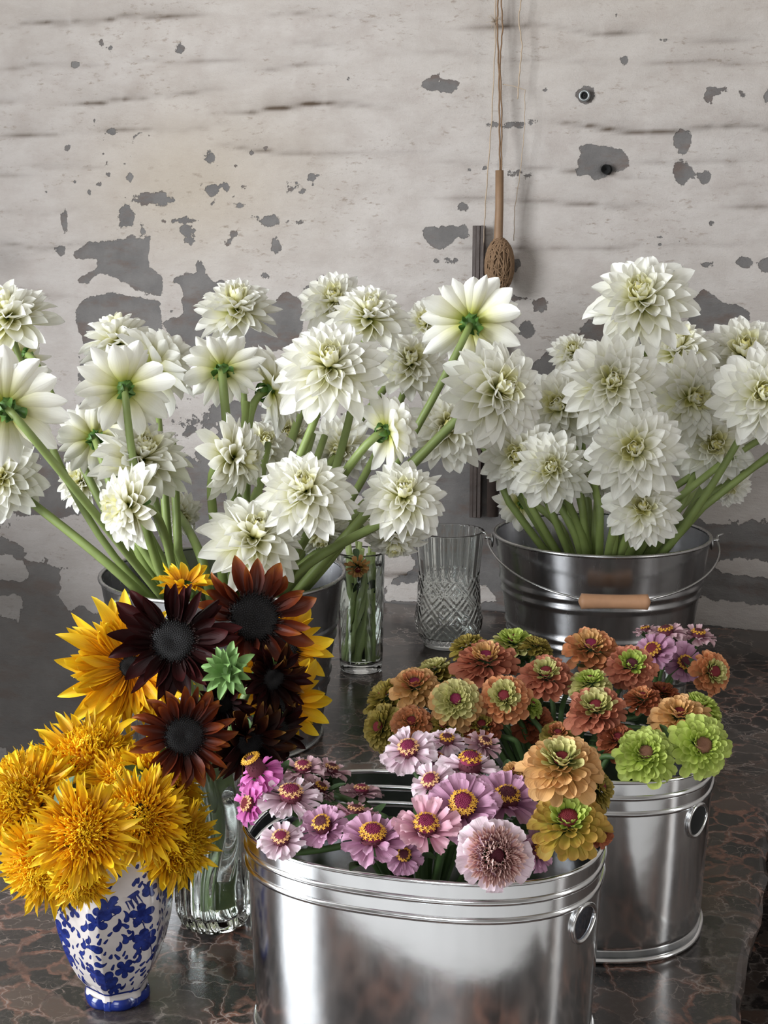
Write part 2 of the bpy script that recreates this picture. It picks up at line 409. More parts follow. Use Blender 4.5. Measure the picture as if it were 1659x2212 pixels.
        for k in range(len(q)):
            a, b = q[k - 1], q[k]; dd, _ = seg_dist(U, V, a, b); d = np.minimum(d, dd)
            c = ((a[1] > V) != (b[1] > V)) & (U < (b[0] - a[0]) * (V - a[1]) / (b[1] - a[1] + 1e-12) + a[0]); ins ^= c
        low = np.maximum(low, np.where(ins, d, -d))
    sdf = np.minimum(sdf, low)
    # worn horizontal ledges of the rough plaster
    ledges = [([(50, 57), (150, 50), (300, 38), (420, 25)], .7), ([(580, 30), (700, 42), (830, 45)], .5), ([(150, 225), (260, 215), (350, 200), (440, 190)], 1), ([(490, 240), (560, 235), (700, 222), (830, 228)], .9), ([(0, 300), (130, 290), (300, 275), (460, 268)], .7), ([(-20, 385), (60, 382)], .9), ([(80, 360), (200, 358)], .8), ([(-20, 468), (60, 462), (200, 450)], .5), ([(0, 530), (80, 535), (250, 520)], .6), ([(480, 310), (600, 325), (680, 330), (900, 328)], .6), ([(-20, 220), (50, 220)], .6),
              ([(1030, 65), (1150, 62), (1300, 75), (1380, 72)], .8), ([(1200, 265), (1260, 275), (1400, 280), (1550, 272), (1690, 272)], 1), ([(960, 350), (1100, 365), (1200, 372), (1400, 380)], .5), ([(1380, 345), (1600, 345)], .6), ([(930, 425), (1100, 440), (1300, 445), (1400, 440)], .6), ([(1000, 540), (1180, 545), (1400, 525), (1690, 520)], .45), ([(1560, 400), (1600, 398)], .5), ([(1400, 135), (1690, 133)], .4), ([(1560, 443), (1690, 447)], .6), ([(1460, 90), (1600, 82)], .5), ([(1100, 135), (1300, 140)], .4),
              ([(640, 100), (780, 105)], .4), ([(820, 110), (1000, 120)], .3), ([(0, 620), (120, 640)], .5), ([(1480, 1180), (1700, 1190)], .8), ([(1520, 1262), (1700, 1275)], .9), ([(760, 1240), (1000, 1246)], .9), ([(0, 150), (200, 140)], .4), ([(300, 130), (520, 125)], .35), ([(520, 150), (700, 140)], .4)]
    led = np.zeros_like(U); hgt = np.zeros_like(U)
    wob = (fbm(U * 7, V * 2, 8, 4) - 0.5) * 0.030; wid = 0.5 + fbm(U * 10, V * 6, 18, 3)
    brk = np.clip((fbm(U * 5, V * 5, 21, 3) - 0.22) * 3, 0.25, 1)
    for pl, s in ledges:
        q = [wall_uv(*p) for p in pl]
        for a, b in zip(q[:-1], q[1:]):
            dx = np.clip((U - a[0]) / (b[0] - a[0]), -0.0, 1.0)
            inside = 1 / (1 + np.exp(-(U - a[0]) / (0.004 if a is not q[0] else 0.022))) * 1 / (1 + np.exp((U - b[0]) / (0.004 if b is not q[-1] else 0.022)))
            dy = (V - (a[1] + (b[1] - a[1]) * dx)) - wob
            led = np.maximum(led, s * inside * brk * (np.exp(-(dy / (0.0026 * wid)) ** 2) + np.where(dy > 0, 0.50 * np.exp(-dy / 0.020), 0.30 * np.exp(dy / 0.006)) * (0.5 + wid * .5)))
            hgt += 0.0045 * s * inside * np.where(dy > 0, np.exp(-dy / 0.03), -0.35 * np.exp(dy / 0.012))
    for k, (sx, sy, amp) in enumerate(((1.8, 5, 0.012), (6, 10, 0.0045), (22, 32, 0.0016))):
        hgt += (fbm(U * sx, V * sy, 40 + k, 4) - 0.5) * 2 * amp
    hgt -= 0.0012 / (1 + np.exp(sdf / 0.002))
    hole = []
    for px, py, r in ((1310, 366, 10),):
        u0, v0 = wall_uv(px, py); hole.append((u0, v0))
        hgt -= 0.03 / (1 + np.exp((np.hypot(U - u0, V - v0) - r * 0.0009) / 0.0008))
    hgt = np.clip(hgt, -0.02, 0.02)
    u0, v0 = wall_uv(430, 400)
    tan = np.exp(-(((U - u0) / 0.28) ** 2 + ((V - v0) / 0.16) ** 2)) * (0.55 + 0.9 * (fbm(U * 5, V * 2, 77, 4) - 0.35))
    top = np.clip((V - wall_uv(800, 330)[1]) / 0.3, 0, 1) * 0.35 * fbm(U * 2, V * 6, 78, 4) * 1.6
    tan = np.clip(tan + top, 0, 1)
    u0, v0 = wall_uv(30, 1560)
    darken = np.clip(0.35 * (1 / (1 + np.exp((V - wall_uv(100, 1000)[1]) / 0.05))) / (1 + np.exp((U + 0.45) / 0.1)) + 0.30 / (1 + np.exp((U + 0.62) / 0.12)) + 1.3 * np.exp(-(((U - u0) / 0.26) ** 2 + ((V - v0) / 0.30) ** 2)), 0, 1)  # wall colour gets darker towards the left side and lower left
    darken = np.maximum(darken, np.clip((0.90 - V) / 0.2, 0, 1))  # and darker below tabletop height
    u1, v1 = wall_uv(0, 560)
    darken = np.maximum(darken, 0.5 * np.exp(-(((U - u1) / 0.10) ** 2 + ((V - v1) / 0.07) ** 2)))
    nr, nc = U.shape
    co_ = np.stack([U.ravel(), -hgt.ravel(), V.ravel()], 1)
    idx = np.arange(nr * nc).reshape(nr, nc)
    faces = np.stack([idx[:-1, :-1].ravel(), idx[:-1, 1:].ravel(), idx[1:, 1:].ravel(), idx[1:, :-1].ravel()], 1)
    me = bpy.data.meshes.new('wall_back'); me.from_pydata(co_.tolist(), [], faces.tolist())
    for nm, arr in (('flake', sdf), ('ledge', led), ('tan', tan), ('darken', darken)):
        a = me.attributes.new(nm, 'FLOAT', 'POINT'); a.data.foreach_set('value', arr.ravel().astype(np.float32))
    me.polygons.foreach_set('use_smooth', [True] * len(me.polygons))
    t = NT('flaking plaster')
    c = t.coords(); att = lambda nm: t.n('ShaderNodeAttribute', attribute_name=nm).outputs['Fac']
    n1 = t.noise(c, 60, 6, 0.65); n2 = t.noise(c, 14, 5, 0.6); cs = t.coords(scale=(1, 1, 2.6)); n3 = t.noise(cs, 9, 6, 0.65)
    n4 = t.noise(cs, 45, 5, 0.7); n5 = t.noise(c, 350, 3, 0.6)
    nb = t.noise(c, 20, 5, 0.7)
    f = t.math('ADD', att('flake'), t.math('MULTIPLY', t.math('SUBTRACT', n1, 0.5), 0.016))
    f = t.math('ADD', f, t.math('MULTIPLY', t.math('SUBTRACT', nb, 0.5), 0.030))
    bare = t.math('SUBTRACT', 1.0, t.step(f, -0.0007, 0.0007))
    plaster = t.mix(t.step(n3, 0.3, 0.7), (0.40, 0.362, 0.335), (0.46, 0.425, 0.40))
    plaster = t.mix(t.math('MULTIPLY', t.step(n2, 0.45, 0.75), 0.5), plaster, (0.34, 0.295, 0.27))
    plaster = t.mix(t.math('MULTIPLY', att('tan'), 0.75), plaster, (0.37, 0.312, 0.24))
    speck = t.math('MULTIPLY', t.math('MULTIPLY', t.step(n4, 0.54, 0.70), 0.75), t.step(t.noise(cs, 5, 3), 0.42, 0.62))
    plaster = t.mix(speck, plaster, (0.22, 0.175, 0.135))
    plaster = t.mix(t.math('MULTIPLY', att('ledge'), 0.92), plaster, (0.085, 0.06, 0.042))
    grey = t.mix(t.step(n2, 0.3, 0.7), (0.122, 0.115, 0.112), (0.168, 0.158, 0.152))
    grey = t.mix(t.math('MULTIPLY', t.step(n3, 0.48, 0.65), 0.75), grey, (0.13, 0.095, 0.08))
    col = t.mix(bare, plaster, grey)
    col = t.mix(t.math('MULTIPLY', att('darken'), 0.80), col, (0.022, 0.018, 0.015))
    h = t.math('ADD', t.math('MULTIPLY', t.math('SUBTRACT', 1.0, bare), 0.5), t.math('ADD', t.math('MULTIPLY', n4, 0.5), t.math('MULTIPLY', n5, 0.2)))
    t.surf(t.n('ShaderNodeBsdfPrincipled', {'Base Color': col, 'Roughness': 0.85, 'Specular IOR Level': 0.25, 'Normal': t.bump(h, 0.8, 0.005)}).outputs[0])
    me.materials.append(t.m)
    o = bpy.data.objects.new('wall_back', me); COL.objects.link(o); o['kind'] = 'structure'
    R = Matrix(((WD.x, -WD.y, 0, WA.x), (WD.y, WD.x, 0, WA.y), (0, 0, 1, 0), (0, 0, 0, 1)))
    o.matrix_basis = R


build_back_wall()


def wall_point(px, py, off=0.0):
    D = at(px, py, 1.0) - CAM; A = WA + WN * off
    return CAM + D * ((A - CAM).dot(WN) / D.dot(WN))


# ------------------------------------------------------------------ the other walls, ceiling, floor
M['wall'] = plain('limewashed wall', (0.40, 0.375, 0.35), 0.9, noise_amt=0.15, nscale=3, spec=0.2)
M['floor'] = plain('worn concrete floor', (0.62, 0.61, 0.60), 0.7, noise_amt=0.25, nscale=4, spec=0.3)
M['frame'] = plain('painted window frame', (0.6, 0.58, 0.54), 0.5, noise_amt=0.08)
XL, XR, YF, H = -2.5, 2.2, -2.5, 3.0
yb = lambda x: WA.y + (x - WA.x) / WD.x * WD.y


def quad(name, pts, mat):
    m = MB(); m.add([tuple(p) for p in pts], [(0, 1, 2, 3)]); o = m.obj(name, mat, smooth=False); o['kind'] = 'structure'; return o


quad('floor', [(XL, YF, 0), (XR, YF, 0), (XR, yb(XR), 0), (XL, yb(XL), 0)], M['floor'])
quad('ceiling', [(XL, YF, H), (XL, yb(XL), H), (XR, yb(XR), H), (XR, YF, H)], M['wall'])


def wall_with_hole(name, o0, d, L, a0, a1, z0, z1, nrm):
    """a wall along d from o0, with an opening a0..a1, z0..z1"""
    m = MB(); o0 = Vector(o0); d = Vector(d)
    P = lambda s, z: tuple(o0 + d * s + Vector((0, 0, z)))
    for s0, s1, za, zb in ((0, a0, 0, H), (a1, L, 0, H), (a0, a1, 0, z0), (a0, a1, z1, H)):
        if s1 - s0 > 1e-3 and zb - za > 1e-3:
            m.add([P(s0, za), P(s1, za), P(s1, zb), P(s0, zb)], [(0, 1, 2, 3)])
    o = m.obj(name, M['wall'], smooth=False); o['kind'] = 'structure'
    return o, P


def window(name, P, a0, a1, z0, z1, nx, nz, back):
    m = MB(); b = Vector(back)
    def bar(p, q, t):
        m.tube([Vector(p) + b * 0.06, Vector(q) + b * 0.06], t, 4)
    for s in (a0, a1): bar(P(s, z0), P(s, z1), 0.035)
    for z in (z0, z1): bar(P(a0, z), P(a1, z), 0.035)
    for i in range(1, nx): bar(P(a0 + (a1 - a0) * i / nx, z0), P(a0 + (a1 - a0) * i / nx, z1), 0.018)
    for i in range(1, nz): bar(P(a0, z0 + (z1 - z0) * i / nz), P(a1, z0 + (z1 - z0) * i / nz), 0.018)
    o = m.obj(name, M['frame'], smooth=False); o['kind'] = 'structure'


_, PL = wall_with_hole('wall_left', (XL, YF, 0), (0, 1, 0), yb(XL) - YF, 2.25, 3.7, 1.05, 2.85, 1)
window('window_1', PL, 2.25, 3.7, 1.05, 2.85, 2, 3, (-1, 0, 0))
_, PR = wall_with_hole('wall_right', (XR, YF, 0), (0, 1, 0), yb(XR) - YF, 2.7, 3.05, 0.7, 2.5, 1)
window('window_2', PR, 2.7, 3.05, 0.7, 2.5, 1, 3, (1, 0, 0))
_, PF = wall_with_hole('wall_front', (XL, YF, 0), (1, 0, 0), XR - XL, 1.0, 2.2, 1.2, 2.8, 1)
window('window_3', PF, 1.0, 2.2, 1.2, 2.8, 2, 3, (0, -1, 0))

# ------------------------------------------------------------------ marble table and the lower ledge
t = NT('brown breccia marble')
c0 = t.coords(); dn = t.noise(c0, 7, 4, 0.6, 1)
dv = t.n('ShaderNodeVectorMath', {0: dn, 1: (0.5, 0.5, 0.5)}, operation='SUBTRACT').outputs[0]
dv = t.n('ShaderNodeVectorMath', {0: dv, 'Scale': 0.10}, operation='SCALE').outputs[0]
c1 = t.n('ShaderNodeVectorMath', {0: c0, 1: dv}, operation='ADD').outputs[0]
dn2 = t.noise(c0, 60, 3, 0.6, 1)
dv2 = t.n('ShaderNodeVectorMath', {0: dn2, 1: (0.5, 0.5, 0.5)}, operation='SUBTRACT').outputs[0]
dv2 = t.n('ShaderNodeVectorMath', {0: dv2, 'Scale': 0.016}, operation='SCALE').outputs[0]
c1 = t.n('ShaderNodeVectorMath', {0: c1, 1: dv2}, operation='ADD').outputs[0]
e1 = t.n('ShaderNodeTexVoronoi', {'Vector': c1, 'Scale': 26.0, 'Randomness': 1.0}, feature='DISTANCE_TO_EDGE').outputs[0]
k1 = t.n('ShaderNodeTexVoronoi', {'Vector': c1, 'Scale': 26.0, 'Randomness': 1.0}).outputs['Color']
e2 = t.n('ShaderNodeTexVoronoi', {'Vector': c1, 'Scale': 62.0, 'Randomness': 1.0}, feature='DISTANCE_TO_EDGE').outputs[0]
rk = t.n('ShaderNodeSeparateColor', {0: k1}).outputs[0]
cell = t.ramp(rk, [(0, (0.012, 0.011, 0.011)), (0.4, (0.026, 0.023, 0.022)), (0.75, (0.055, 0.042, 0.036)), (1, (0.090, 0.060, 0.048))])
big = t.noise(c1, 5, 4, 0.6); fine = t.noise(c1, 90, 5, 0.7)
red = t.mix(t.step(fine, 0.35, 0.65), (0.10, 0.046, 0.033), (0.24, 0.115, 0.08))
gry = t.mix(t.step(fine, 0.35, 0.65), (0.045, 0.039, 0.037), (0.11, 0.096, 0.088))
matrix = t.mix(t.step(big, 0.47, 0.60), gry, red)
m1 = t.math('SUBTRACT', 1.0, t.step(t.math('ADD', e1, t.math('MULTIPLY', t.math('SUBTRACT', t.noise(c0, 70, 4, .65), .5), .12)), 0.03, 0.12))
m1 = t.math('MULTIPLY', m1, t.step(t.noise(c0, 8, 4), 0.30, 0.60))
cell = t.mix(t.math('MULTIPLY', t.step(t.noise(c0, 120, 5, .75), .45, .7), .6), cell, (0.085, 0.068, 0.06))
col = t.mix(m1, cell, matrix)
v1 = t.math('MULTIPLY', t.math('SUBTRACT', 1.0, t.step(e1, 0.0, 0.030)), t.step(t.noise(c0, 9, 4, 0.6), 0.44, 0.60))
v2 = t.math('MULTIPLY', t.math('SUBTRACT', 1.0, t.step(e2, 0.0, 0.045)), t.step(t.noise(c0, 16, 4, 0.6), 0.50, 0.66))
col = t.mix(t.math('MULTIPLY', v1, 0.75), col, (0.30, 0.25, 0.225))
col = t.mix(t.math('MULTIPLY', v2, 0.8), col, (0.28, 0.22, 0.19))
rough = t.math('ADD', t.math('MULTIPLY', fine, 0.14), 0.13)
t.surf(t.n('ShaderNodeBsdfPrincipled', {'Base Color': col, 'Roughness': rough, 'Specular IOR Level': 0.5, 'Normal': t.bump(fine, 0.05, 0.002)}).outputs[0])
M['marble'] = t.m

edge_px = [(1590, 2212), (1592, 2183), (1598, 2127), (1604, 2090), (1612, 2056), (1618, 2035), (1627, 2013), (1634, 1985), (1646, 1958), (1642, 1930), (1654, 1885), (1651, 1850), (1658, 1820), (1652, 1790), (1662, 1745)]
edge = [on_plane(x, y, TOP) for x, y in edge_px]
right = [Vector((0.31, 0.91, TOP)), Vector((0.325, 0.99, TOP))] + edge + [Vector((0.54, 1.80, TOP)), Vector((0.62, 1.95, TOP)), Vector((0.80, 2.15, TOP)), Vector((1.1, 2.3, TOP))]
right.append(Vector((1.25, yb(1.25) - 0.015, TOP)))
left = [Vector((-0.30, yb(-0.30) - 0.015, TOP)), Vector((-0.385, 2.5, TOP)), Vector((-0.425, 2.15, TOP)), Vector((-0.46, 1.95, TOP)), Vector((-0.53, 1.80, TOP)), Vector((-0.62, 1.6, TOP)), Vector((-0.72, 1.2, TOP)), Vector((-0.75, 0.91, TOP))]
outline = []
rr = random.Random(3)
full = right + left
for k in range(len(full)):
    a, b = full[k], full[(k + 1) % len(full)]
    n = max(1, int((b - a).length / 0.02))
    for i in range(n):
        p = a.lerp(b, i / n)
        if 0 < k < len(right) - 2: p = p + Vector((rr.uniform(-1, 1) * 0.0022, rr.uniform(-1, 1) * 0.0022, 0))
        outline.append(p)


def slab(name, pts, z, th, parent=None):
    m = MB(); n = len(pts); c = sum(pts, Vector()) / n
    rows = []
    for off, dz in ((0.006, 0), (0.002, -0.0015), (-0.002, -0.006), (0.001, -th * 0.5), (0.006, -th)):
        row = []
        for k in range(n):
            t_ = (pts[(k + 1) % n] - pts[k - 1]); nr = Vector((t_.y, -t_.x, 0)).normalized()
            w_ = mnoise.noise(Vector((pts[k].x * 40, pts[k].y * 40, dz * 60))) * 0.0035 * (dz < 0)
            row.append(tuple(Vector((pts[k].x, pts[k].y, z + dz)) - nr * (off + w_)))
        rows.append(row)
    vs = [p for r in rows for p in r]; fs = []
    for j in range(len(rows) - 1):
        for i in range(n): a = j * n + i; b = j * n + (i + 1) % n; fs.append((a, a + n, b + n, b))
    fs.append(tuple(range(n))); fs.append(tuple((len(rows) - 1) * n + i for i in range(n))[::-1])
    m.add(vs, fs); o = m.obj(name, M['marble'], parent, smooth=False)
    return o


tb = empty('marble_table', Matrix.Translation((0, 0, 0)))
tag(tb, 'dark brown veined marble table with a broken rough edge, against the flaking wall', 'table')
slab('tabletop', outline, TOP, 0.045, tb)
for x in (-0.35, 0.2):
    mb = MB(); mb.box((x, 1.5, (TOP - 0.045) / 2), 0.22, 0.8, TOP - 0.045); mb.obj('pedestal', M['wall'], tb, smooth=False, bevel=0.01)
ld = empty('marble_ledge')
tag(ld, 'lower dark marble slab in the shade past the broken table edge', 'ledge')
q = [Vector((0.42, 0.7, 0)), Vector((1.3, 0.7, 0)), Vector((1.3, 2.2, 0)), Vector((0.42, 2.2, 0))]
pp = []
for k in range(4):
    for i in range(14): pp.append(q[k].lerp(q[(k + 1) % 4], i / 14))
slab('ledge_top', pp, 0.62, 0.04, ld)
mb = MB(); mb.box((0.87, 1.45, 0.29), 0.6, 1.1, 0.58); mb.obj('ledge_base', M['wall'], ld, smooth=False, bevel=0.01)


# ------------------------------------------------------------------ metal tubs and pails
def superell(n):
    e = 2.0 / n
    def cs(th, a, b):
        c, s = math.cos(th), math.sin(th)
        return (a * math.copysign(abs(c) ** e, c), b * math.copysign(abs(s) ** e, s))
    return cs


SE = superell(2.45)
TUB_A, TUB_B, TUB_H = 0.167, 0.119, 0.200


def tub(label, cx, cy, rot, cup_mat, hth=0.0):
    root = empty('metal_tub', Matrix.Translation((cx, cy, TOP)) @ Matrix.Rotation(rot, 4, 'Z'))
    tag(root, label, 'tub', 'galvanised oval tubs on the marble')
    tap = lambda z: 0.95 + 0.05 * z / TUB_H
    def cs(off):
        def f(th, r, z):
            return SE(th, (TUB_A * tap(z) + off) * r, (TUB_B * tap(z) + off) * r)
        return f
    N = 144
    m = MB(); prof = []
    prof += [(0.0001, 0.006), (0.5, 0.006), (0.985, 0.006), (1, 0.003), (1, 0.02)] + [(1, z) for z in np.linspace(0.03, TUB_H, 14)]
    m.lathe(prof, N, cs(0)); mi = MB(); mi.lathe([(0.0001, 0.008), (0.97, 0.008)] + [(1, z) for z in np.linspace(0.012, TUB_H, 10)], N, cs(-0.0015))
    mi.f = [f[::-1] for f in mi.f]; m.add(mi.v, mi.f)
    m.obj('body', M['tub'], root)
    def ring(name, z, r, off, mat, sq=1.0, rim=True):
        g = MB(); pts = [Vector((*cs(off)(2 * math.pi * i / N, 1, z), z)) for i in range(N)]
        g.tube(pts, r, 8, closed=True)
        if sq != 1.0: g.v = [(x, y, z + (zz - z) * sq) for x, y, zz in g.v]
        g.obj(name, mat, root)
    ring('rim', TUB_H, 0.0022, 0.0, M['tubtrim'])
    ring('band', TUB_H - 0.017, 0.0028, -0.0006, M['tub'], 1.3)
    ring('band', TUB_H - 0.034, 0.0028, -0.0006, M['tub'], 1.3)
    ring('base_ring', 0.0035, 0.0032, 0.0008, M['tubtrim'])
    for sgn in (1, -1):                      # an oval handle opening near each end
        th = hth if sgn > 0 else math.pi + hth
        z = TUB_H - 0.0530
        x, y = cs(0.0)(th, 1, z)
        x2, y2 = cs(0.0)(th + 0.05, 1, z); tx, ty = x2 - x, y2 - y; L = math.hypot(tx, ty); tx /= L; ty /= L
        nx, ny = ty, -tx
        wx, hz = 0.0185, 0.0165
        loop = []
        def surf(a, s, off):
            # follows the curved wall
            dz = hz * s * math.sin(a) * (1 - 0.25 * math.cos(a)); dt = wx * s * math.cos(a)
            thx = th + dt / L * 0.05
            X, Y = cs(off)(thx, 1, z + dz)
            return Vector((X, Y, z + dz))
        g = MB(); g.tube([surf(2 * math.pi * i / 36, 1, 0.0014) for i in range(36)], 0.0023, 8, closed=True)
        hr = g.obj('handle_ring', M['tubtrim'], root)
        d = MB(); d.grid(7, 36, lambda j, i: tuple(surf(2 * math.pi * i / 36, max(0.001, j / 6), 0.0010 + 0.0012 * (1 - (j / 6) ** 2))), True)
        d.obj('handle_cup', cup_mat, root)
    return root


tub('large galvanised oval tub in front, with two bands, full of pink and orange zinnias', 0.037, 1.213, math.radians(-15), M['cup'], -0.36)
tub('galvanised tub behind the front tub, dark oval handle hole, full of orange and lime zinnias', 0.190, 1.440, math.radians(-19), M['hole'], -0.34)

PAIL_R, PAIL_H = 0.179, 0.25


def pail(label, cx, cy, ears, bail, rot=0.0):
    root = empty('steel_pail', Matrix.Translation((cx, cy, TOP)) @ Matrix.Rotation(rot, 4, 'Z'))
    tag(root, label, 'pail', 'round steel pails of white dahlias')
    R = lambda z: 0.142 + (PAIL_R - 0.142) * z / PAIL_H
    N = 128; m = MB()
    zs = [0.003, 0.006, 0.01] + list(np.linspace(0.02, PAIL_H, 60))
    def bulge(z):
        b = 0
        for zc in (PAIL_H - 0.075, PAIL_H - 0.092, PAIL_H - 0.148, PAIL_H - 0.163):
            b += 0.0028 * math.exp(-((z - zc) / 0.0035) ** 2)
        return b
    m.lathe([(0.0001, 0.005), (0.13, 0.005)] + [(R(z) + bulge(z), z) for z in zs], N)
    mi = MB(); mi.lathe([(0.0001, 0.008)] + [(R(z) - 0.002, z) for z in (0.008, 0.1, 0.2, PAIL_H)], N); m.add(mi.v, [f[::-1] for f in mi.f])
    m.obj('body', M['pail'], root)
    g = MB(); g.tube([Vector((R(PAIL_H) * math.cos(2 * math.pi * i / N), R(PAIL_H) * math.sin(2 * math.pi * i / N), PAIL_H)) for i in range(N)], 0.0032, 8, closed=True)
    g.obj('rim', M['wire'], root)
    g = MB(); g.tube([Vector((0.1435 * math.cos(2 * math.pi * i / N), 0.1435 * math.sin(2 * math.pi * i / N), 0.003)) for i in range(N)], 0.003, 8, closed=True)
    g.obj('base_ring', M['wire'], root)
    if ears:
        for s in (-1, 1):
            e = MB(); x = s * (PAIL_R + 0.004)
            e.ball((x, 0, PAIL_H - 0.014), 0.003, 0.012, 0.012, 10, 6); e.tube([(x, -0.001, PAIL_H - 0.010), (x + s * 0.012, -0.001, PAIL_H - 0.008)], 0.003, 8)
            e.obj('ear', M['wire'], root)
    if bail:
        b = empty('bail_handle'); b.parent = root
        ra = PAIL_R + 0.012
        def path(t_):
            return Vector((ra * math.cos(t_), -(ra + 0.022) * math.sin(t_) ** 0.9 if math.sin(t_) > 0 else 0, PAIL_H - 0.010 - 0.052 * max(0, math.sin(t_)) ** 1.3))
        g0 = 0.32
        for s in (0, 1):
            pts = [path(math.pi * s + (1 - 2 * s) * k / 30 * (math.pi / 2 - g0)) for k in range(31)]
            pts[-1].z -= 0.001
            pts = [pts[0] + Vector(((1 - 2 * s) * 0.012, 0.006, 0.010)), pts[0] + Vector(((1 - 2 * s) * 0.003, 0.004, 0.008))] + pts
            endp = Vector(((1 - 2 * s) * 0.04, -(ra + 0.022), PAIL_H - 0.062)); pts.append(endp)
            w_ = MB(); w_.tube(pts, 0.0019, 8); w_.obj('wire', M['wire'], b)
        w_ = MB(); L = 0.110; prof = []
        n = 24
        for k in range(n + 1):
            u = k / n * 2 - 1
            r = 0.0125 * (0.86 + 0.14 * abs(u) ** 2) * (1 if abs(u) < 0.93 else math.sqrt(max(0.02, 1 - ((abs(u) - 0.93) / 0.07) ** 2)))
            prof.append((r, u))
        pts = [Vector((u * L / 2, -(ra + 0.022), PAIL_H - 0.062)) for _, u in prof]
        w_.tube(pts, [r for r, _ in prof], 20); w_.obj('wooden_grip', M['grip'], b)
    return root


P1 = (-0.238, 2.0); P2 = (0.365, 2.28)
pail('round steel pail of white dahlias behind the dark sunflowers', P1[0], P1[1], True, False, 0.8)
pail('round steel pail with wire bail and turned wooden grip, holding white dahlias', P2[0], P2[1], True, True, math.radians(-3))


# ------------------------------------------------------------------ petals
def petal(name, mat, W=0.42, bend=0.10, cup=0.22, tip='point', nx=4, rows=(0, .2, .42, .64, .82, .94, 1), base=.35, ruf=0.0, curl=0.0, peak=0.58, twist=0.0, seed=0):
    rr = random.Random(seed); m = MB(); ny = len(rows); ph = rr.uniform(0, 6)
    vs = []; uv = []
    # the spine bends progressively
    y = z = 0.0; sp_ = [(0.0, 0.0)]; pv = 0.0
    for v in rows[1:]:
        d = v - pv; ang = (bend * 2 * (v + pv) / 2 + curl * ((v + pv) / 2) ** 3)
        y += d * math.cos(ang); z += d * math.sin(ang); sp_.append((y, z)); pv = v
    for j, v in enumerate(rows):
        if tip == 'point':
            w_ = base + (1 - base) * math.sin(min(1, v / peak) * math.pi / 2) if v < peak else max(0.0, math.cos((v - peak) / (1 - peak) * math.pi / 2)) ** 0.8
        elif tip == 'soft':
            w_ = base + (1 - base) * math.sin(min(1, v / .62) * math.pi / 2) if v < .62 else max(0.0, 1 - ((v - .62) / .38) ** 2.4) ** .75
        elif tip == 'round':
            w_ = base + (1 - base) * math.sin(min(1, v / .7) * math.pi / 2) if v < .7 else math.sqrt(max(0.0, 1 - ((v - .7) / .3) ** 2) * 0.88 + 0.12 * (v < 1))
            if v >= 1: w_ = 0.42
        elif tip == 'notch':
            w_ = base + (1 - base) * min(1, v / .8) ** 0.75 if v < .85 else 1.0 - 0.15 * ((v - .85) / .15)
        else:
            w_ = base + (1 - base) * v
        w_ *= W / 2
        for i in range(nx + 1):
            s = i / nx * 2 - 1
            yy, zz = sp_[j]
            c = cup * w_ * s * s * 1.6
            r_ = ruf * v * v * math.sin(s * 5.2 + ph + v * 3)
            dy = 0
            if tip == 'notch' and v > .9: dy = -0.05 * (abs(math.cos(s * 4.3 + ph)))
            if tip == 'notch' and v > .9: dy -= 0.07 * s * s
            tw = twist * v
            x_ = s * w_; z_ = c + r_
            vs.append((x_ * math.cos(tw) - z_ * math.sin(tw), yy + dy, zz + x_ * math.sin(tw) + z_ * math.cos(tw)))
            uv.append((s * .5 + .5, v))
    fs = [(j * (nx + 1) + i, j * (nx + 1) + i + 1, (j + 1) * (nx + 1) + i + 1, (j + 1) * (nx + 1) + i) for j in range(ny - 1) for i in range(nx)]
    m.add(vs, fs, uv)
    return m if mat is None else m.mesh(name, mat)


def pmat(phi, r0, z0, elev, L, wx=1.0, roll=0.0):
    return Matrix.Rotation(phi, 4, 'Z') @ Matrix.Translation((0, r0, z0)) @ Matrix.Rotation(elev, 4, 'X') @ Matrix.Rotation(roll, 4, 'Y') @ Matrix.Diagonal((L * wx, L, L, 1))


def joined(name, mat, items):
    """items: (MB template, matrix) joined into one mesh"""
    m = MB()
    for tmpl, mt in items:
        A = np.array(mt); v = np.array(tmpl.v); v = v @ A[:3, :3].T + A[:3, 3]
        m.add([tuple(p) for p in v], tmpl.f, tmpl.tuv)
    return m.mesh(name, mat)


GOLD = math.radians(137.508)
D2R = math.radians
R3 = (0, .3, .65, 1)

DP_OUT = [petal('dahlia_petal', M['dahlia'], W, b, c, 'point' if i != 3 else 'soft', seed=i, twist=tw, ruf=rf, curl=cu, peak=pk) for i, (W, b, c, tw, rf, cu, pk) in enumerate(((.40, .10, .30, .1, .01, 0, .5), (.43, .20, .45, -.2, .01, -.3, .55), (.37, .02, .3, .25, .0, .3, .5), (.41, -.15, .3, -.1, .01, .2, .52), (.38, .22, .6, .2, .0, -.7, .55), (.36, -.05, .5, -.3, .0, .5, .48)))]
DP_MID = [petal('dahlia_petal', M['dahlia'], W, b, c, 'point' if i % 2 else 'soft', seed=9 + i, twist=tw, ruf=rf, curl=cu, peak=pk) for i, (W, b, c, tw, rf, cu, pk) in enumerate(((.40, .16, .6, .1, .0, 0, .52), (.42, .28, .7, -.2, .01, -.4, .55), (.37, .06, .5, .25, .01, .3, .5), (.40, .36, .8, -.1, 0, -.7, .52), (.36, .0, .7, .3, .01, .3, .52)))]
DP_IN = [petal('dahlia_petal', M['dahlia_in'], 0.42, b, c, 'point', seed=19 + i, twist=tw, peak=.5) for i, (b, c, tw) in enumerate(((.45, .8, .1), (.30, .7, -.2), (.6, .9, .2)))]
core_t = petal('', None, 0.42, 0.5, 0.9, 'point', nx=2, rows=(0, .3, .6, .85, 1))
items = []
for k in range(34):
    tt = k / 33
    items.append((core_t, pmat(k * GOLD, 0.02 + 0.09 * tt ** .5, 0.36 - 0.07 * tt, D2R(88 - 18 * tt), 0.18 + 0.17 * tt)))
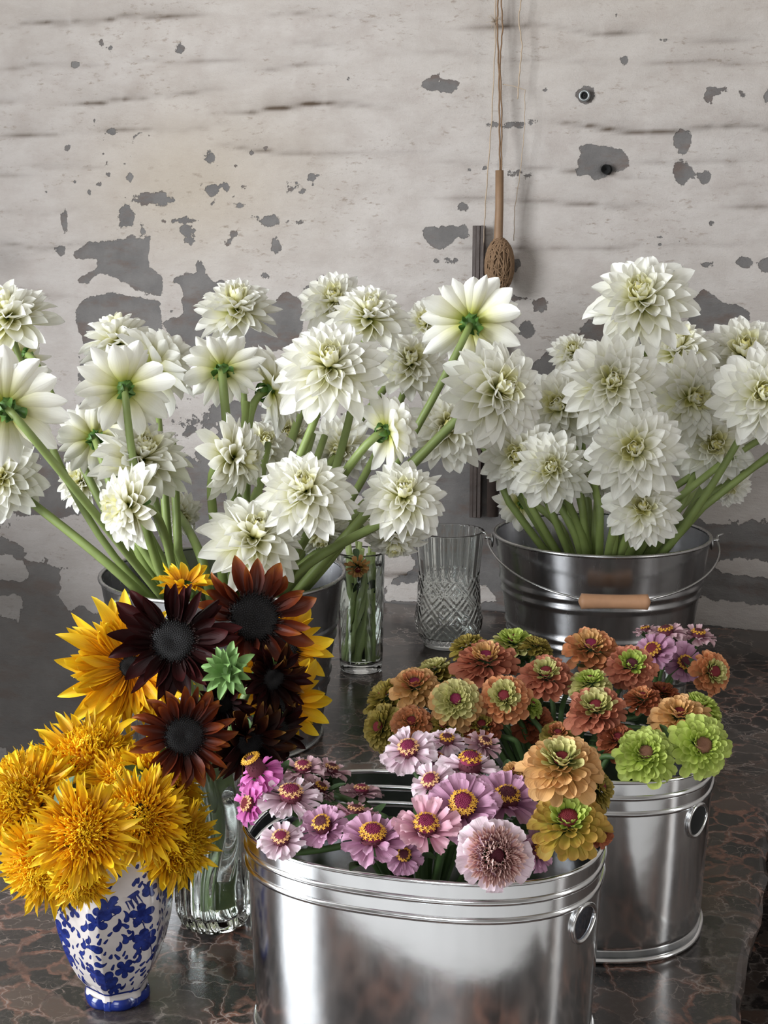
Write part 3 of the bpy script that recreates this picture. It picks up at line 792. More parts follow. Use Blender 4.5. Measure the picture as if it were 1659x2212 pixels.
DAHLIA_CORE = joined('petal_core', M['dahlia_core'], items)
DAHLIA_N = 118
sepal_t = petal('sepal', M['sepal'], 0.55, -0.5, 0.4, 'point', curl=-1.2, base=.5)
calm = MB(); calm.lathe([(0.02, -0.16), (0.055, -0.15), (0.10, -0.10), (0.15, -0.04), (0.16, 0.02), (0.10, 0.05)], 14, cap0=True); CALYX = calm.mesh('calyx', M['sepal'])


def frame_at(P, face):
    """orientation whose +Z points along `face` = (right, up, to the camera)"""
    wv = (CAM - P).normalized(); u = Vector((1, 0, 0)); u = (u - wv * u.dot(wv)).normalized(); v = wv.cross(u)
    n = (u * face[0] + v * face[1] + wv * face[2]).normalized()
    return n


def stem_curve(root, P, n, R, cont, mat, rad, rng, leaf=None, back=0.12):
    """cont = (cx, cy, half-x, half-y, rot, rim height, foot height)"""
    cx, cy, ax, ay, rot, zr, zb = cont
    inv = root.matrix_basis.inverted()
    d = Vector((P.x - cx, P.y - cy, 0)); d = Matrix.Rotation(-rot, 3, 'Z') @ d
    k = Vector((d.x / (ax * 1.9), d.y / (ay * 1.9), 0)); l = k.length
    if l > 1: k /= l
    k = k * 0.82 + Vector((rng.uniform(-.12, .12), rng.uniform(-.12, .12) - (.28 if ax > .16 and zr > TOP + .22 else 0), 0))
    if k.length > 0.86: k = k.normalized() * 0.86
    rp = Vector((cx, cy, zr)) + Matrix.Rotation(rot, 3, 'Z') @ Vector((k.x * ax, k.y * ay, 0))
    foot = Vector((cx, cy, zb)) + Matrix.Rotation(rot, 3, 'Z') @ Vector((-k.x * ax * .45, -k.y * ay * .45, 0))
    p0 = P - n * R * back
    D = (p0 - rp).length; slope = (rp - foot).normalized()
    c1 = p0 - n * min(D * 0.28, 0.05); c2 = rp + slope * D * 0.40
    if c2.z > p0.z: c2.z = p0.z
    pts = []
    for i in range(13):
        s = i / 12
        pts.append(p0 * (1 - s) ** 3 + c1 * 3 * s * (1 - s) ** 2 + c2 * 3 * s * s * (1 - s) + rp * s ** 3)
    pts += [rp.lerp(foot, .5), foot]
    m = MB(); m.tube([inv @ p for p in pts], [rad * (0.85 + 0.25 * i / 14) for i in range(15)], 8)
    m.obj('stem', mat, root)
    if leaf:
        for s in (0, 1):
            q_ = pts[2 + 2 * s]; ph = rng.uniform(0, 6.28)
            put('leaf', leaf, root, inv @ Matrix.Translation(q_) @ pmat(ph, rad, 0, D2R(rng.uniform(20, 60)), rng.uniform(.020, .032)))
    return pts


def dahlia(px, py, d, z, face, label, cont, group, seed, back=False):
    P = at(px, py, z); R = d / F * z / 2; rng = random.Random(seed * 7 + 1)
    if face[2] > 0: face = (face[0] * 1.15, face[1] * 1.35 if face[1] > 0 else face[1], face[2])
    n = frame_at(P, face)
    Mx = Matrix.Translation(P) @ n.to_track_quat('Z', 'Y').to_matrix().to_4x4() @ Matrix.Rotation(rng.uniform(0, 6.28), 4, 'Z')
    root = empty('dahlia', Mx); tag(root, label, 'flower', group)
    bl = rng.uniform(0.85, 1.15)            # how far open the bloom is
    lop = rng.uniform(0, 6.28)
    N0 = 22
    for k in range(DAHLIA_N - N0):
        t_ = (k + 4) / (DAHLIA_N - N0 + 3)
        e = 82 - 98 * t_ ** (0.68 * bl)
        L = R * (0.34 + 0.66 * t_ ** 0.85) * rng.uniform(.88, 1.06)
        r0 = R * (0.06 + 0.07 * t_); z0 = R * (0.30 - 0.38 * t_)
        L -= r0 * .6
        phi = (k + N0) * GOLD + rng.uniform(-.12, .12)
        e += 7 * math.cos(phi - lop) + rng.uniform(-8, 8)
        pool = DP_IN if t_ < .26 else DP_MID if t_ < .58 else DP_OUT
        put('petal', rng.choice(pool), root, pmat(phi, r0, z0, D2R(e), L, rng.uniform(.9, 1.2), rng.uniform(-.3, .3)))
    c = put('petal_core', DAHLIA_CORE, root, Matrix.Diagonal((R, R, R, 1))); c['kind'] = 'stuff'
    put('calyx', CALYX, root, Matrix.Diagonal((R * 1.15, R * 1.15, R * 1.1, 1)))
    for k in range(6):
        put('sepal', sepal_t, root, pmat(k * 1.047 + rng.uniform(-.2, .2), R * .10, -R * .12, D2R(rng.uniform(-70, -15)), R * rng.uniform(.22, .34)))
    stem_curve(root, P, n, R, cont, M['stem'], 0.0064 * rng.uniform(.85, 1.15), rng)


CP1 = (P1[0], P1[1], 0.170, 0.170, 0, TOP + PAIL_H, TOP + 0.02)
CP2 = (P2[0], P2[1], 0.168, 0.168, 0, TOP + PAIL_H, TOP + 0.02)
GL, GR = 'white dahlias fanning out of the pail behind the sunflowers', 'white dahlias in the pail with the wooden grip'
DA = [
    (18, 692, 205, 1.97, (-.2, .75, .55), 'white dahlia cut by the left edge, topmost there, seen from above its layered petals'),
    (50, 775, 130, 2.15, (-.3, -.4, -.5), 'drooping white dahlia mostly hidden between two blooms at the upper left edge'),
    (12, 878, 245, 1.72, (-.25, .25, -.92), 'large white dahlia at the left edge turned away, dark green sepals and thick stem showing'),
    (0, 1032, 190, 1.92, (-.1, .1, .95), 'yellow-centred white dahlia at the left edge, lowest there, beneath the thick stems'),
    (255, 745, 185, 2.22, (-.25, .9, -.1), 'white dahlia behind and above the back-turned one, its petals pointing up'),
    (335, 792, 205, 2.15, (.55, .5, -.4), 'white dahlia half hidden just right of the squarely back-turned bloom, tilted away'),
    (270, 836, 200, 1.83, (0, .28, -.95), 'white dahlia seen squarely from behind with yellow-green halo and dark sepals'),
    (203, 945, 165, 2.0, (-.1, .18, -.95), 'smaller back-turned white dahlia below, with a dark green calyx'),
    (480, 795, 170, 1.95, (0, .5, -.85), 'back-turned white dahlia on a straight upright stem, green calyx with one hanging sepal'),
    (512, 675, 180, 2.2, (0, .72, .65), 'white dahlia standing high with cream-yellow heart turned up, above the one on an upright stem'),
    (305, 1000, 225, 1.86, (.12, .55, .75), 'broad cream dahlia facing up, just above the one hanging left and down'),
    (285, 1092, 190, 1.76, (-.78, -.05, .55), 'white dahlia hanging over to the left and down, calyx on its right side'),
    (180, 1042, 130, 2.1, (-.5, .2, .5), 'small white dahlia half hidden behind crossing stems, tips poking out to the left'),
    (500, 990, 185, 1.82, (.8, .05, .55), 'cream dahlia turned sideways with its green calyx on its left flank'),
    (560, 968, 150, 2.12, (.3, .3, .8), 'shaded white dahlia behind the sideways one, half covered'),
    (588, 842, 190, 2.0, (.75, .15, -.25), 'white dahlia seen from its side with broad pointed petals, left of the biggest bloom'),
    (712, 800, 240, 1.74, (0, .42, .9), 'biggest open white dahlia in the middle, pale yellow heart'),
    (722, 655, 160, 2.35, (-.05, .35, .93), 'soft white dahlia far back with a glowing yellow heart'),
    (795, 690, 180, 2.1, (.15, .62, .7), 'white dahlia leaning up in front of the yellow-hearted far one'),
    (925, 700, 130, 2.38, (-.3, .2, .9), 'small yellow-centred dahlia tucked behind the back-turned bloom near the twine ball'),
    (1018, 695, 215, 1.9, (.12, .32, -.93), 'large back-turned white dahlia beneath the twine ball, bright green sepals'),
    (888, 790, 175, 2.2, (0, .35, .9), 'shaded cream dahlia between the biggest bloom and the one leaning right'),
    (1068, 845, 235, 1.86, (.42, .1, .85), 'large white dahlia leaning right towards the other pail'),
    (968, 925, 190, 2.15, (.05, .15, .95), 'shaded cream-yellow dahlia low behind, right of the one with open sepals'),
    (838, 928, 170, 1.76, (.62, .25, -.45), 'white dahlia seen from behind at an angle, lighter green sepals at its left'),
    (662, 1068, 215, 1.74, (-.15, .42, .9), 'pointed white dahlia low in the middle, its yellow heart turned up'),
    (872, 1080, 190, 1.76, (0, .42, .9), 'open white dahlia low in the bunch, next to the crystal vase'),
    (545, 1172, 235, 1.78, (.15, .45, .75), 'cream dahlia lying low over the pail rim above the rust sunflower'),
    (688, 1135, 150, 1.96, (.1, -.6, .35), 'white dahlia hanging below the pointed bloom, only lower petals seen'),
    (852, 1150, 155, 1.98, (0, -.6, .35), 'shaded white dahlia hanging behind stems above the green-stemmed glass'),
    (740, 968, 150, 2.2, (-.2, -.2, .8), 'white dahlia in shade under the biggest bloom, hidden by stems'),
    (622, 945, 150, 2.35, (0, .2, .9), 'distant white dahlia seen between parallel stems, with yellow heart'),
    (385, 1110, 110, 2.2, (.2, -.3, .6), 'small white dahlia hanging behind the stem of the downward bloom'),
]
DB = [
    (1388, 655, 240, 2.08, (-.1, .42, .9), 'topmost white dahlia of all, pale yellow heart, high above the other pail'),
    (1322, 830, 215, 2.05, (.05, .15, .95), 'white dahlia directly beneath the topmost one, facing forward'),
    (1466, 765, 180, 2.32, (-.1, .6, .7), 'dim cream dahlia behind the topmost one to its right'),
    (1606, 775, 215, 2.36, (.05, .4, .8), 'dim greyish dahlia in shade at the upper right'),
    (1485, 862, 205, 2.18, (.35, .05, .9), 'white dahlia facing half right, right of the forward-facing one'),
    (1648, 852, 220, 2.08, (.05, .12, .95), 'white dahlia cut by the right edge with a lemon heart'),
    (1215, 880, 190, 2.38, (-.25, .1, .92), 'hazy cream dahlia in shade on the left flank of that pail'),
    (1372, 975, 220, 2.02, (-.05, .1, .97), 'broad white dahlia in the centre of that bunch with twisted petals'),
    (1122, 985, 180, 2.2, (-.15, 0, .95), 'cream dahlia leaning left, furthest left of that bunch'),
    (1192, 1015, 170, 2.14, (0, .15, .95), 'white dahlia low on the left with narrow twisted petals, above the pail rim'),
    (1542, 955, 195, 2.25, (.1, -.1, .95), 'shaded white dahlia low on the right above slanting stems'),
    (1388, 1100, 170, 2.07, (0, .15, .95), 'lowest white dahlia, loose petals hanging over the pail rim'),
    (1128, 1088, 120, 2.4, (-.2, -.2, -.9), 'small back-turned dahlia behind the left pail rim with dark sepals'),
    (1572, 1045, 105, 2.42, (.1, -.3, .8), 'small white dahlia far behind the slanting stems at the right'),
    (1424, 855, 90, 2.36, (0, .2, .9), 'tiny yellow-green dahlia bud opening between two large blooms'),
    (1288, 1025, 120, 2.3, (-.2, -.3, .8), 'white dahlia mostly hidden left of the central one'),
    (1238, 765, 110, 2.42, (0, .4, .8), 'faint white dahlia against the grey wall patch'),
]
for i, (x, y, d, z, f, lb) in enumerate(DA): dahlia(x, y, d * 1.09, z, f, lb, CP1, GL, i)
for i, (x, y, d, z, f, lb) in enumerate(DB): dahlia(x, y, d * 1.09, z, f, lb, CP2, GR, 100 + i)
# further stems whose blooms hide behind the others
rng = random.Random(77)
for (cx_, cy_, ax_, _, _, zr_, zb_), nst, lb, gp, zt in ((CP1, 9, 'green dahlia stem in the pail behind the sunflowers, its bloom out of sight', 'bare-looking dahlia stems in the pail behind the sunflowers', .27), (CP2, 13, 'green dahlia stem in the pail with the wooden grip, its bloom unseen', 'bare-looking dahlia stems in the pail with the wooden grip', .20)):
    for k in range(nst):
        a = math.pi * (1.08 + .84 * (k + rng.uniform(-.3, .3)) / nst); r_ = ax_ * rng.uniform(.45, .80)
        rp_ = Vector((cx_ + r_ * math.cos(a), cy_ + r_ * math.sin(a) * .8, zr_)); ft = Vector((cx_ - r_ * .45 * math.cos(a), cy_ - r_ * .4 * math.sin(a), zb_))
        tp = rp_ + Vector(((rp_.x - cx_) * 1.0, .05, zt * rng.uniform(.7, 1.0)))
        if zt < .25 and rp_.x > cx_ + .04: tp = rp_ + Vector((.13 + (rp_.x - cx_) * 1.4, .03, .20 * rng.uniform(.8, 1.1)))
        root = empty('cut_flower', Matrix.Translation(ft)); tag(root, lb, 'flower', gp)
        mid = rp_ + (rp_ - ft).normalized() * .08
        pts = [Vector((0, 0, 0)), (rp_ - ft) * .5, rp_ - ft, mid - ft, (mid - ft).lerp(tp - ft, .5) + Vector((0, 0, .008)), tp - ft]
        m = MB(); m.tube(pts, [.0066, .0066, .0064, .0062, .0058, .0052], 8); m.obj('stalk', M['stem'], root)

# ------------------------------------------------------------------ zinnias
def zp(mat, seed, W=.62, bend=.05, cup=.35): return [petal('zinnia_petal', M[mat], W, bend + db, cup, 'round', nx=3, rows=(0, .3, .6, .8, .93, 1), base=.4, curl=cu, seed=seed + i) for i, (db, cu) in enumerate(((0, .3), (.15, 0), (-.1, .5)))]
ZP = {k: zp(k, 30) for k in ('z_orange', 'z_salmon', 'z_rust', 'z_peach', 'z_olive', 'z_mustard', 'z_lime', 'z_pale')}
NP = {k: [petal('zinnia_petal', M[k], W, b, c, 'notch', nx=6, rows=(0, .25, .5, .72, .88, 1), base=.30, ruf=r, seed=s, twist=tw, curl=cu) for s, (W, b, c, r, tw, cu) in enumerate(((.66, .02, .15, .045, .1, .3), (.58, -.12, .3, .06, -.2, -.6), (.74, .10, .1, .055, .15, -.3), (.68, .22, .25, .07, -.25, -1.0), (.60, -.2, .2, .05, .3, .8)))] for k in ('z_white', 'z_pink', 'z_lav', 'z_mag', 'z_dusty')}


def dome(name, mat, n, h=0.55, spike=0.10, nub=.075):
    """a fuzzy centre: a dome set with small cones on a spiral"""
    m = MB(); m.lathe([(1.0, -0.35), (1.0, 0.0), (0.86, h * .5), (0.62, h * .78), (0.35, h * .86), (0.12, h * .78), (0.01, h * .74)], 20)
    for k in range(n):
        t_ = math.sqrt((k + .5) / n); a = k * GOLD; r = t_ * .98
        z_ = h * (1 - t_ ** 2.2) ** .55 - 0.10 * math.exp(-(t_ / .25) ** 2)
        nrm = Vector((math.cos(a) * t_ * .9, math.sin(a) * t_ * .9, 1 - t_ * .6)).normalized()
        p = Vector((math.cos(a) * r, math.sin(a) * r, z_)); q_ = nrm.orthogonal().normalized() * nub; q2 = nrm.cross(q_)
        m.add([tuple(p + q_), tuple(p + q2), tuple(p - q_), tuple(p - q2), tuple(p + nrm * spike)], [(0, 1, 4), (1, 2, 4), (2, 3, 4), (3, 0, 4)])
    return m.mesh(name, M[mat])


CORE = {k: dome('centre', k, 110) for k in ('crimson', 'maroon', 'redcore', 'browncore')}


def star(mat):
    m = MB(); m.tube([(0, 0, -1.2), (0, 0, 0)], [.16, .3], 5, cap=False)
    for k in range(5):
        a = k * 2 * math.pi / 5; c, s = math.cos(a), math.sin(a)
        m.add([(0.28 * -s, .28 * c, 0), (0.28 * s, -.28 * c, 0), (c * 1.0 + .12 * s, s * 1.0 - .12 * c, .25), (c * 1.0 - .12 * s, s * 1.0 + .12 * c, .25)], [(0, 1, 2, 3)])
    return m.mesh('floret', M[mat])


STAR = {k: star(k) for k in ('floret', 'floret_peach')}
zc = MB(); zc.lathe([(0.05, -0.45), (0.22, -0.40), (0.40, -0.26), (0.45, -0.1), (0.40, 0.02)], 14, cap0=True); ZCAL = zc.mesh('calyx', M['darkstem'])
ZLEAF = petal('leaf', M['leaf'], 0.40, -0.2, 0.3, 'point')
tube_t = petal('', None, 0.30, 0.25, 1.2, 'round', nx=2, rows=(0, .4, .8, 1), base=.5)
items = []
for k in range(230):
    t_ = (k + 8) / 238
    items.append((tube_t, pmat(k * GOLD, .24 + .36 * t_, .30 - .24 * t_, D2R(80 - 50 * t_ ** 1.2 + 30 * (random.Random(k + 5).random() - .5)), .24 + .12 * random.Random(k).random())))
SCAB = joined('tube_florets', M['tubelet'], items)


def head(name, px, py, d, z, face, label, group, seed):
    P = at(px, py, z); R = d / F * z / 2; rng = random.Random(seed * 13 + 5); n = frame_at(P, face)
    Mx = Matrix.Translation(P) @ n.to_track_quat('Z', 'Y').to_matrix().to_4x4() @ Matrix.Rotation(rng.uniform(0, 6.28), 4, 'Z')
    root = empty(name, Mx); tag(root, label, 'flower', group)
    return root, P, R, rng, n


def zinnia(px, py, d, z, face, outer, inner, split, core, label, cont, group, seed, cr=.20, N=104):
    root, P, R, rng, n = head('zinnia', px, py, d, z, (face[0], face[1] * 1.25, face[2]), label, group, seed)
    for k in range(N):
        t_ = (k + 1) / N
        e = 66 - 96 * t_ ** .8 + rng.uniform(-13, 13)
        L = R * (0.18 + 0.42 * t_ ** .8) * rng.uniform(.84, 1.12)
        r0 = R * (cr * .9 + .27 * t_); z0 = R * (0.30 - 0.42 * t_ ** 1.4)
        sel = inner if t_ + rng.uniform(-.06, .06) < split else outer
        put('petal', rng.choice(ZP[sel]), root, pmat(k * GOLD + rng.uniform(-.06, .06), r0, z0, D2R(e), L, rng.uniform(.85, 1.2), rng.uniform(-.35, .35)))
    c = put('centre', CORE[core], root, Matrix.Translation((0, 0, R * .27)) @ Matrix.Diagonal((R * cr * 1.05, R * cr * 1.05, R * cr * .8, 1))); c['kind'] = 'stuff'
    put('calyx', ZCAL, root, Matrix.Translation((0, 0, -R * .05)) @ Matrix.Diagonal((R, R, R, 1)))
    stem_curve(root, P, n, R, cont, M['darkstem'], .0030, rng, ZLEAF, back=.4)


def pinkzin(px, py, d, z, face, pm, ring, core, label, cont, group, seed, cr=.24, n1=16, scab=False, e0=4, nring=22, ch=.10):
    if not scab: face = (face[0], face[1] * 1.8, face[2]); cr *= 1.25
    root, P, R, rng, n = head('zinnia', px, py, d, z, face, label, group, seed)
    for k in range(n1 + 8 if True else 0):
        lay = 0 if k < n1 else 1
        phi = (k if lay == 0 else (k - n1) * n1 / 8.0 + .5) * 2 * math.pi / n1 + rng.uniform(-.13, .13)
        e = (e0 - 8 if lay == 0 else e0 + 14) + rng.uniform(-15, 15)
        L = R * (0.72 if lay == 0 else .56) * rng.uniform(.82, 1.08)
        put('petal', rng.choice(NP[pm]), root, pmat(phi, R * .30, R * (-.02 if lay == 0 else .03), D2R(e), L, rng.uniform(.9, 1.15) * 14 / n1, rng.uniform(-.15, .15)))
    z1 = .10
    if scab:
        c = put('tube_florets', SCAB, root, Matrix.Diagonal((R, R, R, 1))); c['kind'] = 'stuff'; z1 = .22
    else:
        c = put('disc_side', CORE['maroon'], root, Matrix.Translation((0, 0, R * (.02 + ch * .4))) @ Matrix.Diagonal((R * .33, R * .33, R * (.22 + ch * 1.2), 1))); c['kind'] = 'stuff'
        for k in range(nring):
            a = k * 2 * math.pi / nring; rr_ = R * (.31 if k % 2 else .26) * rng.uniform(.95, 1.1)
            put('floret', STAR[ring], root, Matrix.Rotation(a, 4, 'Z') @ Matrix.Translation((0, rr_, R * ((.15 if k % 2 else .20) + ch))) @ Matrix.Rotation(-.5, 4, 'X') @ Matrix.Scale(R * .075, 4))
    c = put('centre', CORE[core], root, Matrix.Translation((0, 0, R * (z1 + (0 if scab else ch)))) @ Matrix.Diagonal((R * cr, R * cr, R * cr * .9, 1))); c['kind'] = 'stuff'
    put('calyx', ZCAL, root, Matrix.Translation((0, 0, -R * .03)) @ Matrix.Diagonal((R * .9, R * .9, R, 1)))
    stem_curve(root, P, n, R, cont, M['darkstem'], .0032, rng, ZLEAF, back=.35)


T1 = (0.037, 1.213, TUB_A * .93, TUB_B * .93, math.radians(-15), TOP + TUB_H, TOP + .02)
T2 = (0.190, 1.440, TUB_A * .93, TUB_B * .93, math.radians(-19), TOP + TUB_H, TOP + .02)
JAR = (0.36, 1.78, 0.038, 0.038, 0, TOP + 0.155, TOP + .015)
GP = 'pink zinnias in the front tub'; GO = 'orange and lime zinnias'; GJ = 'small flowers at the back'
PZ = [
    (883, 1622, 128, 1.30, (-.15, .42, .9), 'z_white', 'floret_peach', 'crimson', 'nearly white zinnia with crimson cone, topmost at the back of the front tub', {}),
    (965, 1602, 95, 1.34, (.1, .6, .7), 'z_white', 'floret', 'maroon', 'pale pink zinnia with dark cone, behind and right of the nearly white one', {}),
    (1045, 1608, 90, 1.34, (.4, .5, .6), 'z_dusty', 'floret_peach', 'maroon', 'faded dusty pink zinnia by the dark gap between tubs', {}),
    (1015, 1660, 150, 1.26, (.08, .66, .7), 'z_white', 'floret', 'crimson', 'pale pink zinnia turned up with thick gold ring and side view of petals', {'ch': .24, 'e0': -8}),
    (933, 1692, 115, 1.24, (-.35, .4, .85), 'z_white', 'floret_peach', 'crimson', 'small pale zinnia with peachy florets left of the lavender one', {}),
    (1000, 1745, 168, 1.19, (-.02, .28, .95), 'z_lav', 'floret', 'crimson', 'large lavender zinnia with complete gold ring, middle of the front tub', {'nring': 30, 'e0': 24, 'ch': .16}),
    (1095, 1728, 155, 1.22, (.12, .5, .85), 'z_lav', 'floret', 'maroon', 'darker mauve zinnia right of the large lavender one', {'e0': 18}),
    (920, 1788, 155, 1.17, (.05, .4, .9), 'z_pink', 'floret', 'crimson', 'shell pink zinnia with fan of wide petals, left of the tasselled one', {'e0': 20}),
    (1068, 1848, 172, 1.12, (.15, -.02, .97), 'z_white', 'floret', 'maroon', 'tasselled blush zinnia hanging over the front rim', {'scab': True, 'n1': 14, 'cr': .22}),
    (805, 1812, 160, 1.17, (0, .5, .85), 'z_lav', 'floret', 'crimson', 'flat pink zinnia with gold ring just inside the front rim', {'nring': 30, 'e0': 14, 'ch': .14}),
    (628, 1722, 150, 1.25, (.02, .6, .8), 'z_white', 'floret_peach', 'crimson', 'broad pale zinnia with peach florets at the left of the front tub', {'n1': 20}),
    (608, 1815, 112, 1.20, (-.15, .4, .85), 'z_white', 'floret_peach', 'crimson', 'small pale zinnia with big crimson cone touching the left rim', {'cr': .22}),
    (558, 1668, 120, 1.27, (-.5, .45, .5), 'z_mag', 'floret', 'maroon', 'bright magenta zinnia with tall gold dome at the left end', {'cr': .12, 'nring': 40, 'ch': .5, 'e0': -20}),
    (540, 1738, 100, 1.25, (-.7, .1, .5), 'z_mag', 'floret_peach', 'redcore', 'magenta zinnia drooping over the left end of the rim', {}),
    (655, 1662, 105, 1.33, (-.1, .6, .7), 'z_dusty', 'floret_peach', 'crimson', 'dusty pale zinnia with crimson cone behind the broad pale one', {}),
    (715, 1665, 90, 1.35, (.3, .7, .5), 'z_dusty', 'floret_peach', 'maroon', 'wilting beige-pink zinnia, back left of the front tub', {}),
    (700, 1788, 115, 1.21, (-.3, .3, .8), 'z_lav', 'floret', 'maroon', 'shaded plum zinnia with crooked gold ring', {'e0': 22, 'ch': .25}),
    (768, 1757, 105, 1.25, (.1, .75, .5), 'z_pink', 'floret_peach', 'maroon', 'pink zinnia with coppery florets behind the flat gold-ringed one', {}),
    (780, 1712, 100, 1.33, (.1, .8, .4), 'z_dusty', 'floret_peach', 'crimson', 'shaded zinnia low against the back wall of the tub', {}),
    (690, 1705, 85, 1.30, (.5, .5, .5), 'z_dusty', 'floret', 'maroon', 'small zinnia with mustard ring right of the broad pale one', {}),
    (872, 1848, 90, 1.19, (0, .1, .8), 'z_lav', 'floret', 'maroon', 'pink zinnia in shade low under the shell pink one', {}),
    (1160, 1840, 95, 1.19, (.6, .1, .6), 'z_lav', 'floret', 'maroon', 'mauve zinnia seen edge-on right of the tasselled one', {}),
    (790, 1848, 60, 1.21, (0, .6, .6), 'z_lav', 'floret', 'maroon', 'tiny dark zinnia peeping over the front rim', {}),
    (945, 1640, 70, 1.32, (0, .5, .7), 'z_lav', 'floret', 'redcore', 'zinnia with dark red cone hidden under the nearly white one', {}),
]
for i, (x, y, d, z, f, pm, rg, cr, lb, kw) in enumerate(PZ):
    pinkzin(x, y, d, z, f, pm, rg, cr, lb, T1, GP, 200 + i, **kw)
